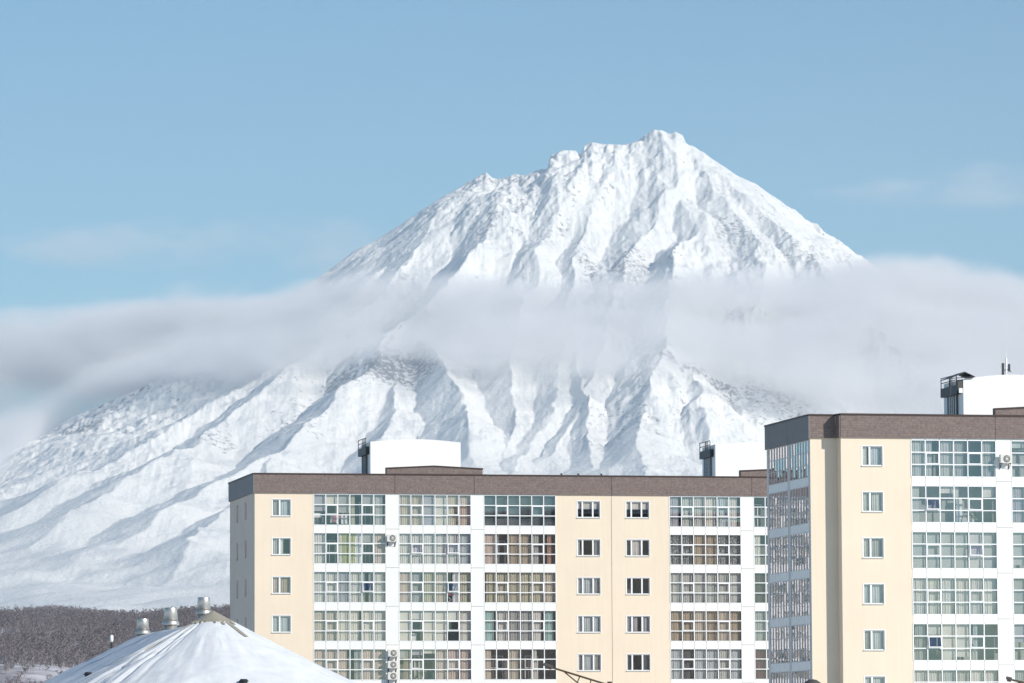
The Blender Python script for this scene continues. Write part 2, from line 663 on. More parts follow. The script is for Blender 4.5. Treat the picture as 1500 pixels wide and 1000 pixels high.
    rel = sl - np.hypot(bgx, bgy)
    rock = sstep(.43, .62, streak + rel * .22 + fine * .03) * (.38 + .47 * bigp)
    rock = np.maximum(rock, sstep(.95, 1.7, sl + (n1 - .5) * 1.2) * .75)
    rock *= sstep(.20, .44, slope) * (.70 + .30 * sstep(2700, 1900, Z))
    co = np.stack([X, Y, Z], -1).reshape(-1, 3).astype(np.float32)
    i = np.arange(nu - 1)[None, :] + np.arange(ny - 1)[:, None] * nu
    faces = np.stack([i, i + 1, i + 1 + nu, i + nu], -1).reshape(-1, 4)
    me = grid_mesh('volcano', co, faces)
    at = me.attributes.new('rock', 'FLOAT', 'POINT')
    at.data.foreach_set('value', rock.reshape(-1).astype(np.float32))
    return me


def grid_mesh(name, co, faces):
    me = bpy.data.meshes.new(name)
    me.vertices.add(len(co))
    me.vertices.foreach_set('co', co.reshape(-1))
    nf = len(faces)
    me.loops.add(nf * 4)
    me.loops.foreach_set('vertex_index', faces.reshape(-1).astype(np.int32))
    me.polygons.add(nf)
    me.polygons.foreach_set('loop_start', np.arange(nf, dtype=np.int32) * 4)
    me.polygons.foreach_set('loop_total', np.full(nf, 4, dtype=np.int32))
    me.polygons.foreach_set('use_smooth', np.ones(nf, dtype=bool))
    me.update(calc_edges=True)
    return me


def mountain_material():
    m, nt, out = new_mat('snow_and_rock')
    L = nt.links.new
    geo = N(nt, 'ShaderNodeNewGeometry')
    at = N(nt, 'ShaderNodeAttribute', attribute_name='rock')
    n1 = N(nt, 'ShaderNodeTexNoise')
    n1.inputs['Scale'].default_value = 1 / 26
    n1.inputs['Detail'].default_value = 6
    n1.inputs['Roughness'].default_value = .7
    L(geo.outputs['Position'], n1.inputs['Vector'])
    ad = N(nt, 'ShaderNodeMath', operation='ADD')
    ad.operation = 'MULTIPLY_ADD'
    L(at.outputs['Fac'], ad.inputs[0])
    ad.inputs[1].default_value = .42
    L(n1.outputs['Fac'], ad.inputs[2])
    mr = N(nt, 'ShaderNodeMapRange')
    mr.inputs['From Min'].default_value = .72
    mr.inputs['From Max'].default_value = .86
    L(ad.outputs[0], mr.inputs[0])
    n2 = N(nt, 'ShaderNodeTexNoise')
    n2.inputs['Scale'].default_value = 1 / 160
    n2.inputs['Detail'].default_value = 6
    L(geo.outputs['Position'], n2.inputs['Vector'])
    cr = N(nt, 'ShaderNodeValToRGB')
    cr.color_ramp.elements[0].position = .3
    cr.color_ramp.elements[0].color = (.81, .80, .78, 1)
    cr.color_ramp.elements[1].position = .7
    cr.color_ramp.elements[1].color = (.87, .85, .815, 1)
    L(n2.outputs['Fac'], cr.inputs[0])
    mx = N(nt, 'ShaderNodeMix', data_type='RGBA')
    L(mr.outputs[0], mx.inputs['Factor'])
    L(cr.outputs[0], mx.inputs[6])
    mx.inputs[7].default_value = (.235, .235, .255, 1)
    bp = N(nt, 'ShaderNodeBump')
    bp.inputs['Strength'].default_value = .65
    bp.inputs['Distance'].default_value = 11.0
    n3 = N(nt, 'ShaderNodeTexNoise')
    n3.inputs['Scale'].default_value = 1 / 30
    n3.inputs['Detail'].default_value = 6
    n3.inputs['Roughness'].default_value = .62
    L(geo.outputs['Position'], n3.inputs['Vector'])
    L(n3.outputs['Fac'], bp.inputs['Height'])
    p = N(nt, 'ShaderNodeBsdfPrincipled')
    p.inputs['Roughness'].default_value = .8
    p.inputs['Specular IOR Level'].default_value = .1
    L(mx.outputs[2], p.inputs['Base Color'])
    L(bp.outputs[0], p.inputs['Normal'])
    L(p.outputs[0], out.inputs['Surface'])
    return m


vm_ = build_mountain()
vm_.materials.append(mountain_material())
volcano = link('volcano', vm_)
tag(volcano, 'snow covered volcano with jagged summit and ribbed flanks behind the apartment blocks', kind='structure')


# ------------------------------------------------------------------ plain and wooded hill
def hill_height(x, y):
    h = 134 * sstep(1150, 4700, y) * (1 - .25 * sstep(4900, 8000, y))
    h = h + (fbm(x / 420, y / 700, 301, 4) - .5) * 22 * sstep(1300, 2600, y)
    h = h + 7 * sstep(-.078, -.09, x / np.maximum(y, 1)) * sstep(3500, 4800, y)
    h = h + 9 * (np.abs(fbm(x / 150, y / 500, 311, 3) - .5) * 4 - .6) * sstep(1400, 2600, y)
    h = h * sstep(9500, 7500, y)
    return h


def snow_ground_material():
    m, nt, out = new_mat('snowy_ground')
    L = nt.links.new
    geo = N(nt, 'ShaderNodeNewGeometry')
    n2 = N(nt, 'ShaderNodeTexNoise')
    n2.inputs['Scale'].default_value = 1 / 35
    n2.inputs['Detail'].default_value = 8
    L(geo.outputs['Position'], n2.inputs['Vector'])
    cr = N(nt, 'ShaderNodeValToRGB')
    cr.color_ramp.elements[0].position = .38
    cr.color_ramp.elements[0].color = (.36, .33, .35, 1)
    cr.color_ramp.elements[1].position = .62
    cr.color_ramp.elements[1].color = (.70, .68, .70, 1)
    L(n2.outputs['Fac'], cr.inputs[0])
    sp = N(nt, 'ShaderNodeSeparateXYZ')              # open snow in the town, brush and litter under the wood
    L(geo.outputs['Position'], sp.inputs[0])
    mr = N(nt, 'ShaderNodeMapRange')
    mr.inputs['From Min'].default_value = 1050
    mr.inputs['From Max'].default_value = 1500
    L(sp.outputs[1], mr.inputs[0])
    mx = N(nt, 'ShaderNodeMix', data_type='RGBA')
    L(mr.outputs[0], mx.inputs['Factor'])
    mx.inputs[6].default_value = (.82, .82, .82, 1)
    L(cr.outputs[0], mx.inputs[7])
    p = N(nt, 'ShaderNodeBsdfPrincipled')
    p.inputs['Roughness'].default_value = .85
    L(mx.outputs[2], p.inputs['Base Color'])
    L(p.outputs[0], out.inputs['Surface'])
    return m


gx_ = np.concatenate([np.linspace(-8900, -1500, 20), np.linspace(-1450, 1450, 120), np.linspace(1500, 8900, 20)])
gy_ = np.concatenate([np.linspace(-900, 1000, 12), np.linspace(1060, 9600, 180), np.linspace(10000, 31000, 20)])
GX, GY = np.meshgrid(gx_, gy_)
GZ = hill_height(GX, GY)
GZ = np.where(GY > 9000, -3 - 25 * sstep(9000, 12000, GY), GZ)
co_ = np.stack([GX, GY, GZ], -1).reshape(-1, 3).astype(np.float32)
i_ = np.arange(len(gx_) - 1)[None, :] + np.arange(len(gy_) - 1)[:, None] * len(gx_)
gm_ = grid_mesh('ground', co_, np.stack([i_, i_ + 1, i_ + 1 + len(gx_), i_ + len(gx_)], -1).reshape(-1, 4))
gm_.materials.append(snow_ground_material())
tag(link('ground', gm_), 'snowy ground rising to a low wooded hill', kind='structure')


def bark_material(name, c1, c2):
    m, nt, out = new_mat(name)
    L = nt.links.new
    geo = N(nt, 'ShaderNodeNewGeometry')
    oi = N(nt, 'ShaderNodeObjectInfo')
    mx = N(nt, 'ShaderNodeMix', data_type='RGBA')
    L(oi.outputs['Random'], mx.inputs['Factor'])
    mx.inputs[6].default_value = (*c1, 1)
    mx.inputs[7].default_value = (*c2, 1)
    p = N(nt, 'ShaderNodeBsdfPrincipled')
    p.inputs['Roughness'].default_value = .9
    L(mx.outputs[2], p.inputs['Base Color'])
    L(p.outputs[0], out.inputs['Surface'])
    return m


M['bark'] = bark_material('birch_bark', (.42, .38, .36), (.28, .25, .24))
M['twigs'] = bark_material('bare_twigs', (.27, .23, .25), (.20, .17, .19))


def bare_tree(seed, h=8.0, twigs=70, tw=.10):
    """returns (trunk MB, crown MB) of a leafless stone birch"""
    rr = random.Random(seed)
    tr, cr = MB(), MB()
    pts = [Vector((0, 0, -.4))]
    for k in range(5):
        p = pts[-1].copy()
        p.z += h * .17
        p.x += rr.uniform(-.3, .3)
        p.y += rr.uniform(-.3, .3)
        pts.append(p)
    for k in range(5):
        tr.bar(pts[k], pts[k + 1], .26 * (1 - k * .16))
    limbs = []
    for k in range(11):
        t = rr.uniform(.22, .95)
        j = min(4, int(t * 5))
        b = pts[j].lerp(pts[j + 1], t * 5 - j)
        a = rr.uniform(0, 6.283)
        ln = h * rr.uniform(.25, .42) * (1.15 - t * .5)
        e = b + Vector((math.cos(a) * ln * .75, math.sin(a) * ln * .75, ln * rr.uniform(.5, .95)))
        tr.bar(b, e, .10)
        limbs.append((b, e))
    for k in range(twigs):
        b, e = rr.choice(limbs)
        s = b.lerp(e, rr.uniform(.25, 1))
        a = rr.uniform(0, 6.283)
        ln = rr.uniform(.6, 1.5) * h / 8
        q = s + Vector((math.cos(a) * ln * .7, math.sin(a) * ln * .7, ln * rr.uniform(.2, .9)))
        w = Vector((-math.sin(a), math.cos(a), 0)) * tw
        cr.quad(s - w * .5, s + w * .5, q + w * .9, q - w * .9)
        n = Vector((0, 0, tw))
        cr.quad(s - n * .5, s + n * .5, q + n * .9, q - n * .9)
    return tr, cr


def build_wood():
    # protos: meshes kept as data only, instanced over the hill
    protos = []
    pc = bpy.data.collections.new('wood_trees')
    for k in range(4):
        tr, cr = bare_tree(50 + k, 8.0, 64, .14)
        b = len(tr.v)
        nt_f = len(tr.f)
        tr.v += cr.v
        tr.f += [tuple(b + q for q in f) for f in cr.f]
        me = tr.mesh('wood_tree', M['bark'])
        me.materials.append(M['twigs'])
        idx = np.zeros(len(me.polygons), dtype=np.int32)
        idx[nt_f:] = 1
        me.polygons.foreach_set('material_index', idx)
        o = bpy.data.objects.new('wood_tree', me)
        pc.objects.link(o)
        protos.append(o)
    n = 90000
    u = rng.uniform(-.135, .13, n * 2)
    y = 1350 + (5000 - 1350) * rng.uniform(0, 1, n * 2) ** .8
    x = u * y
    dens = fbm(x / 120, y / 160, 400, 4)
    keep = rng.uniform(0, 1, n * 2) < .10 + .9 * sstep(.36, .56, dens)
    bare = (y < 1440) & (dens < .5)
    clear = np.exp(-((x + 235) / 32) ** 2 - ((y - 2050) / 110) ** 2) > .4
    keep &= ~clear & ~bare
    x, y = x[keep][:n], y[keep][:n]
    z = hill_height(x, y)
    me = bpy.data.meshes.new('wood')
    me.vertices.add(len(x))
    me.vertices.foreach_set('co', np.stack([x, y, z], -1).astype(np.float32).reshape(-1))
    o = link('winter_wood', me)
    tag(o, 'bare greyish winter wood covering the low hill at the foot of the volcano', kind='stuff')
    ng = bpy.data.node_groups.new('wood', 'GeometryNodeTree')
    ng.interface.new_socket('Geometry', in_out='INPUT', socket_type='NodeSocketGeometry')
    ng.interface.new_socket('Geometry', in_out='OUTPUT', socket_type='NodeSocketGeometry')
    gi, go = ng.nodes.new('NodeGroupInput'), ng.nodes.new('NodeGroupOutput')
    mp = ng.nodes.new('GeometryNodeMeshToPoints')
    ip = ng.nodes.new('GeometryNodeInstanceOnPoints')
    ci = ng.nodes.new('GeometryNodeCollectionInfo')
    ci.inputs['Collection'].default_value = pc
    ci.inputs['Separate Children'].default_value = True
    ci.inputs['Reset Children'].default_value = True
    ip.inputs['Pick Instance'].default_value = True
    rv = ng.nodes.new('FunctionNodeRandomValue')
    rv.data_type = 'FLOAT_VECTOR'
    rv.inputs[0].default_value = (-.06, -.06, 0)
    rv.inputs[1].default_value = (.06, .06, 6.28)
    rs = ng.nodes.new('FunctionNodeRandomValue')
    rs.data_type = 'FLOAT'
    rs.inputs[2].default_value = .5
    rs.inputs[3].default_value = 1.3
    rs.inputs['Seed'].default_value = 5
    L = ng.links.new
    L(gi.outputs[0], mp.inputs['Mesh'])
    L(mp.outputs[0], ip.inputs['Points'])
    L(ci.outputs[0], ip.inputs['Instance'])
    L(rv.outputs[0], ip.inputs['Rotation'])
    L(rs.outputs[1], ip.inputs['Scale'])
    L(ip.outputs[0], go.inputs[0])
    md = o.modifiers.new('wood', 'NODES')
    md.node_group = ng


build_wood()

# single trees that can be told apart at the near edge of the wood
rr_ = random.Random(4)
tree_spots = [(-137, 1240), (-141, 1262), (-133, 1225), (-129, 1236), (-136.5, 1228), (-143, 1290), (-138, 1302), (-146, 1335)]
tree_protos = []
for k_, (x_, y_) in enumerate(tree_spots):
    if k_ < 3:
        root = empty('bare_tree', (x_, y_, 0), 0, 'small leafless tree on the snow at the near edge of the winter wood, bottom left',
                     'tree', 'bare trees at the edge of the wood')
        tr, cr = bare_tree(80 + k_, 6.0, 130, .06)
        tr.build('trunk', M['bark'], root)
        cr.build('crown', M['twigs'], root)
        tree_protos.append(root)
    else:
        root = copy_tree(tree_protos[k_ % 3])
        root['label'] = 'small leafless tree on the snow at the near edge of the winter wood, bottom left'
        root['group'] = 'bare trees at the edge of the wood'
    s_ = rr_.uniform(.8, 1.25)
    root.scale = (s_, s_, s_)
    root.rotation_euler.z = rr_.uniform(0, 6.28)
    root.location = (x_, y_, float(hill_height(np.array([float(x_)]), np.array([float(y_)]))[0]))


# ------------------------------------------------------------------ air: haze and clouds
def float_curve(nt, pts, lo, hi):
    """interpolates value from position on [lo, hi] with a colour ramp; both normalised 0..1"""
    fc = N(nt, 'ShaderNodeFloatCurve')
    c = fc.mapping.curves[0]
    fc.mapping.use_clip = False
    xs = [(a, b) for a, b in pts]
    c.points[0].location = xs[0]
    c.points[1].location = xs[-1]
    for a, b in xs[1:-1]:
        c.points.new(a, b)
    fc.mapping.update()
    return fc


hz = MB().box(-9000, 9000, -1000, 31100, -29.5, 3720).build('haze', None)
tag(hz, 'thin cold air haze between the town and the volcano', kind='stuff')
m_, nt_, out_ = new_mat('haze_air')
pv = N(nt_, 'ShaderNodeVolumePrincipled')
pv.inputs['Color'].default_value = (.80, .90, 1.0, 1)
pv.inputs['Density'].default_value = 1.8e-5
pv.inputs['Anisotropy'].default_value = 0.0
nt_.links.new(pv.outputs[0], out_.inputs['Volume'])
hz.data.materials.append(m_)

CY0, CY1 = 22300.0, 26500.0
CX0, CX1 = -5200.0, 5200.0


def face_y(x, z):
    """how far away the cone's surface stands at x, height z"""
    r = np.interp(z, [1330, 1700, 2550, 3400], [4300, 3250, 1430, 150])
    return YS - math.sqrt(max(r * r - (x - XS) ** 2, 0))


def cpt(px, py):
    y = 24000.0
    for _ in range(12):
        y = face_y(ray_x(px, y), ray_z(py, y)) - 350
    return ray_x(px, y), ray_z(py, y)


def cloud_object(name, label, x0, x1, y0, y1, z0, z1, top, bot, dens, soft_top, soft_bot, seed, n_amp, n_scale, thin=None,
                 n_thresh=None, hug=None):
    o = MB().box(x0, x1, y0, y1, z0, z1).build(name, None)
    tag(o, label, kind='stuff')
    m, nt, out = new_mat(name)
    L = nt.links.new
    geo = N(nt, 'ShaderNodeNewGeometry')
    sp = N(nt, 'ShaderNodeSeparateXYZ')
    L(geo.outputs['Position'], sp.inputs[0])
    fx = N(nt, 'ShaderNodeMapRange')
    fx.inputs['From Min'].default_value = x0
    fx.inputs['From Max'].default_value = x1
    L(sp.outputs[0], fx.inputs[0])

    def edge(tab):
        xs = sorted([((X - x0) / (x1 - x0), (z - z0) / (z1 - z0)) for X, z in tab])
        fc = float_curve(nt, xs, 0, 1)
        L(fx.outputs[0], fc.inputs['Value'])
        return fc.outputs[0]
    fz = N(nt, 'ShaderNodeMapRange')
    fz.inputs['From Min'].default_value = z0
    fz.inputs['From Max'].default_value = z1
    L(sp.outputs[2], fz.inputs[0])
    mp = N(nt, 'ShaderNodeMapping')
    mp.inputs['Scale'].default_value = (1 / n_scale, 1 / n_scale, 2.2 / n_scale)
    mp.inputs['Location'].default_value = (seed, seed * 1.7, seed * .3)
    L(geo.outputs['Position'], mp.inputs['Vector'])
    no = N(nt, 'ShaderNodeTexNoise')
    no.inputs['Scale'].default_value = 1.0
    no.inputs['Detail'].default_value = 5
    no.inputs['Roughness'].default_value = .58
    L(mp.outputs[0], no.inputs['Vector'])
    nz = N(nt, 'ShaderNodeMath', operation='MULTIPLY_ADD')
    nz.inputs[1].default_value = n_amp / (z1 - z0)
    nz.inputs[2].default_value = -.5 * n_amp / (z1 - z0)
    L(no.outputs['Fac'], nz.inputs[0])
    # below the top
    a = N(nt, 'ShaderNodeMath', operation='SUBTRACT')
    L(edge(top), a.inputs[0])
    L(fz.outputs[0], a.inputs[1])
    a2 = N(nt, 'ShaderNodeMath', operation='ADD')
    L(a.outputs[0], a2.inputs[0])
    L(nz.outputs[0], a2.inputs[1])
    s1 = N(nt, 'ShaderNodeMapRange', interpolation_type='SMOOTHSTEP')
    s1.inputs['From Min'].default_value = 0
    s1.inputs['From Max'].default_value = soft_top / (z1 - z0)
    L(a2.outputs[0], s1.inputs[0])
    b = N(nt, 'ShaderNodeMath', operation='SUBTRACT')
    L(fz.outputs[0], b.inputs[0])
    L(edge(bot), b.inputs[1])
    b2 = N(nt, 'ShaderNodeMath', operation='ADD')
    L(b.outputs[0], b2.inputs[0])
    L(nz.outputs[0], b2.inputs[1])
    s2 = N(nt, 'ShaderNodeMapRange', interpolation_type='SMOOTHSTEP')
    s2.inputs['From Min'].default_value = 0
    s2.inputs['From Max'].default_value = soft_bot / (z1 - z0)
    L(b2.outputs[0], s2.inputs[0])
    mu = N(nt, 'ShaderNodeMath', operation='MULTIPLY')
    L(s1.outputs[0], mu.inputs[0])
    L(s2.outputs[0], mu.inputs[1])
    val = mu.outputs[0]
    if n_thresh:
        t = N(nt, 'ShaderNodeMapRange', interpolation_type='SMOOTHSTEP')
        t.inputs['From Min'].default_value = n_thresh[0]
        t.inputs['From Max'].default_value = n_thresh[1]
        t.inputs['To Min'].default_value = n_thresh[2]
        L(no.outputs['Fac'], t.inputs[0])
        m3 = N(nt, 'ShaderNodeMath', operation='MULTIPLY')
        L(val, m3.inputs[0])
        L(t.outputs[0], m3.inputs[1])
        val = m3.outputs[0]
    for (hx, hz_, rx, rz, deep) in (thin or []):     # thinner places
        vx = N(nt, 'ShaderNodeMath', operation='MULTIPLY_ADD')
        vx.inputs[1].default_value = 1 / rx
        vx.inputs[2].default_value = -hx / rx
        L(sp.outputs[0], vx.inputs[0])
        vz = N(nt, 'ShaderNodeMath', operation='MULTIPLY_ADD')
        vz.inputs[1].default_value = 1 / rz
        vz.inputs[2].default_value = -hz_ / rz
        L(sp.outputs[2], vz.inputs[0])
        x2 = N(nt, 'ShaderNodeMath', operation='MULTIPLY')
        L(vx.outputs[0], x2.inputs[0])
        L(vx.outputs[0], x2.inputs[1])
        z2 = N(nt, 'ShaderNodeMath', operation='MULTIPLY_ADD')
        L(vz.outputs[0], z2.inputs[0])
        L(vz.outputs[0], z2.inputs[1])
        L(x2.outputs[0], z2.inputs[2])
        mm = N(nt, 'ShaderNodeMapRange', interpolation_type='SMOOTHSTEP')
        mm.inputs['From Min'].default_value = 0
        mm.inputs['From Max'].default_value = 1
        mm.inputs['To Min'].default_value = 1 - deep
        mm.inputs['To Max'].default_value = 1
        L(z2.outputs[0], mm.inputs[0])
        m4 = N(nt, 'ShaderNodeMath', operation='MULTIPLY')
        L(val, m4.inputs[0])
        L(mm.outputs[0], m4.inputs[1])
        val = m4.outputs[0]
    if hug:                                          # the cloud clings to the cone: only a layer in front of its surface
        rm = N(nt, 'ShaderNodeMapRange')
        rm.inputs['From Min'].default_value, rm.inputs['From Max'].default_value = 1700, 2550
        rm.inputs['To Min'].default_value, rm.inputs['To Max'].default_value = 3250, 1430
        rm.clamp = False
        L(sp.outputs[2], rm.inputs[0])

        def op(kind, *ins, clamp=False):
            n = N(nt, 'ShaderNodeMath', operation=kind)
            n.use_clamp = clamp
            for i, v in enumerate(ins):
                if isinstance(v, (int, float)):
                    n.inputs[i].default_value = v
                else:
                    L(v, n.inputs[i])
            return n.outputs[0]
        rr = op('ADD', rm.outputs[0], hug)
        dx = op('SUBTRACT', sp.outputs[0], XS)
        dy = op('SUBTRACT', sp.outputs[1], YS)
        d = op('SQRT', op('ADD', op('MULTIPLY', dx, dx), op('MULTIPLY', dy, dy)))
        inside = op('SUBTRACT', rr, d)                # metres inside the outer boundary
        band = op('SUBTRACT', sp.outputs[1], YS - 650)  # in open air: a slab beside the cone
        q = op('MAXIMUM', inside, band)
        nn = op('MULTIPLY_ADD', no.outputs['Fac'], 500.0, -250.0)
        q = op('ADD', q, nn)
        f = op('DIVIDE', q, 300.0, clamp=True)
        val = op('MULTIPLY', val, f)
    md = N(nt, 'ShaderNodeMath', operation='MULTIPLY')
    md.inputs[1].default_value = dens
    L(val, md.inputs[0])
    pv = N(nt, 'ShaderNodeVolumePrincipled')
    pv.inputs['Color'].default_value = (.964, .950, .958, 1)
    pv.inputs['Anisotropy'].default_value = -.25
    L(md.outputs[0], pv.inputs['Density'])
    L(pv.outputs[0], out.inputs['Volume'])
    o.data.materials.append(m)
    return o


top_ = [cpt(p, q) for p, q in ((-100, 462), (0, 452), (100, 442), (200, 432), (290, 424), (400, 430),
        (470, 416), (600, 424), (800, 412), (1000, 408), (1150, 402), (1240, 394), (1320, 400), (1420, 414), (1520, 420))]
top_ = [(a, b + 45) for a, b in top_]
top_ = [(CX0, top_[0][1] - 40)] + top_ + [(CX1, top_[-1][1])]
bot_ = [cpt(p, q) for p, q in ((-100, 770), (0, 705), (110, 628), (200, 596), (400, 566), (560, 540), (700, 560),
        (850, 568), (1000, 566), (1100, 585), (1180, 610), (1260, 660), (1400, 690), (1520, 690))]
bot_ = [(CX0, bot_[0][1])] + bot_ + [(CX1, bot_[-1][1])]
cloud_object('cloud_bank', 'long flat band of pale cloud crossing the middle of the volcano', CX0, CX1, CY0, CY1, 1150.0, 3150.0,
             top_, bot_, 4.5e-3, 170, 190, 3.0, 230, 400, thin=[(*cpt(1090, 468), 460, 80, .75), (*cpt(1390, 452), 420, 110, .8),
                                                              (*cpt(20, 590), 800, 220, .72)], n_thresh=(.34, .58, .42), hug=900.0)

for (px0, px1, y_lo, y_hi, dn, sd, lab) in (
        (1180, 1640, 292, 236, 8.5e-4, 8.0, 'faint thin cloud streak in the blue sky to the right of the summit'),
        (-60, 600, 392, 306, 8.0e-4, 21.0, 'faint thin cloud streaks in the blue sky low on the left')):
    ya = 27400.0
    xa, xb = ray_x(px0, ya), ray_x(px1, ya)
    za, zb = ray_z(y_lo + 10, ya), ray_z(y_hi - 10, ya)
    zm = (za + zb) / 2
    cloud_object('thin_cloud', lab, xa, xb, ya, ya + 900, za - 60, zb + 60,
                 [(xa, zm + 20), (xa * .7 + xb * .3, zb - 60), (xa * .3 + xb * .7, zb), (xb, zm + 60)],
                 [(xa, zm - 20), (xa * .7 + xb * .3, za + 60), (xa * .3 + xb * .7, za + 40), (xb, za)],
                 dn, 70, 90, sd, 120, 620, n_thresh=(.40, .66, 0.0))


# ================================================================== BUILDINGS
YAW_A, YAW_B = R(11.6), R(12.0)
PITCH_Z, WIN_H = 2.985, 2.39
_cache = {}


def shared(key, name, parent, loc, maker, mat, rot=None):
    """a piece that shares its mesh with all pieces of the same key"""
    if key not in _cache:
        _cache[key] = maker().mesh(name, mat)
    o = link(name, _cache[key], parent, loc)
    if rot:
        o.rotation_euler = rot
    return o


def wall_sheet(mb, O, ax, n, x0, x1, z0, z1, holes, depth=.30):
    """wall face in the plane through O spanned by ax and z, facing n, with real openings and reveals"""
    O, ax, n = Vector(O), Vector(ax), Vector(n)
    xs = sorted({x0, x1, *[h[0] for h in holes], *[h[1] for h in holes]})
    zs = sorted({z0, z1, *[h[2] for h in holes], *[h[3] for h in holes]})

    def P(x, z, d=0.0):
        return O + ax * x + Vector((0, 0, z)) - n * d

    def inh(x, z):
        return any(h[0] < x < h[1] and h[2] < z < h[3] for h in holes)
    for i in range(len(xs) - 1):
        for j in range(len(zs) - 1):
            if not inh((xs[i] + xs[i + 1]) / 2, (zs[j] + zs[j + 1]) / 2):
                mb.quad(P(xs[i], zs[j]), P(xs[i + 1], zs[j]), P(xs[i + 1], zs[j + 1]), P(xs[i], zs[j + 1]))
    for a, b, c, d in holes:
        mb.quad(P(a, c), P(a, d), P(a, d, depth), P(a, c, depth))
        mb.quad(P(b, c), P(b, c, depth), P(b, d, depth), P(b, d))
        mb.quad(P(a, c), P(a, c, depth), P(b, c, depth), P(b, c))
        mb.quad(P(a, d), P(b, d), P(b, d, depth), P(a, d, depth))


rc = random.Random(11)
n_pane = 0


def drape_mesh(w, h, pleats, mat, gather=0.0):
    """hanging cloth with pleats"""
    mb = MB()
    n = max(8, int(pleats * 4))
    for i in range(n + 1):
        t = i / n
        a = t * pleats * 2 * math.pi
        for k, z in enumerate((0, -h * .5, -h)):
            x = (t - .5) * w * (1 - gather * k * .5)
            mb.v.append((x + math.sin(a * .37) * .008, math.sin(a) * .035 + math.sin(a * .31 + 1) * .02, z))
    for i in range(n):
        for k in range(2):
            b = i * 3 + k
            mb.f.append((b, b + 3, b + 4, b + 1))
    return mb


def hang_curtain(spec, w, h, loc, parent, wall_y=.22):
    """spec: 'w' drape; 'w_.6' roller blind let down to 60 %; 'w/.3-1' part of the width; 's=' slatted blind"""
    if not spec:
        return
    for tok in spec.split('+'):
        code = tok[0]
        x0, x1, z1, style = .03, .97, 1.0, 'drape'
        rest = tok[1:]
        if rest.startswith('='):
            style = 'slat'
            rest = rest[1:]
        if rest.startswith('_'):
            style = 'roller'
            q = rest[1:].split('/')
            z1 = float(q[0] or 1)
            rest = '/' + q[1] if len(q) > 1 else ''
        if rest.startswith('/'):
            a, b = rest[1:].split('-')
            x0, x1 = float(a), float(b)
        cw, chh = (x1 - x0) * w, h * z1 - .03
        cx_ = loc[0] + (x0 + x1) / 2 * w
        mat = M['cur_' + code]
        if style == 'slat':
            key = ('slat', round(cw, 2), round(chh, 2), code)

            def mk():
                mb = MB()
                for k in range(int(chh / .09)):
                    z = -k * .09
                    mb.quad((-cw / 2, -.02, z), (cw / 2, -.02, z), (cw / 2, .025, z - .062), (-cw / 2, .025, z - .062))
                return mb
            o = shared(key, 'blind', parent, (cx_, wall_y, loc[2] - .02), mk, mat)
        elif style == 'roller':
            o = shared(('rol', round(cw, 2), round(chh, 2), code), 'blind', parent, (cx_, wall_y, loc[2]),
                       lambda: MB().box(-cw / 2, cw / 2, 0, .012, -chh, 0), mat)
        else:
            var = rc.randrange(4)
            o = shared(('dr', round(cw, 2), round(chh, 2), code, var), 'curtain', parent, (cx_, wall_y, loc[2]),
                       lambda: drape_mesh(cw, chh, cw / (.135 + .02 * var), mat, .02 * var), mat)
            for p in o.data.polygons:
                p.use_smooth = True


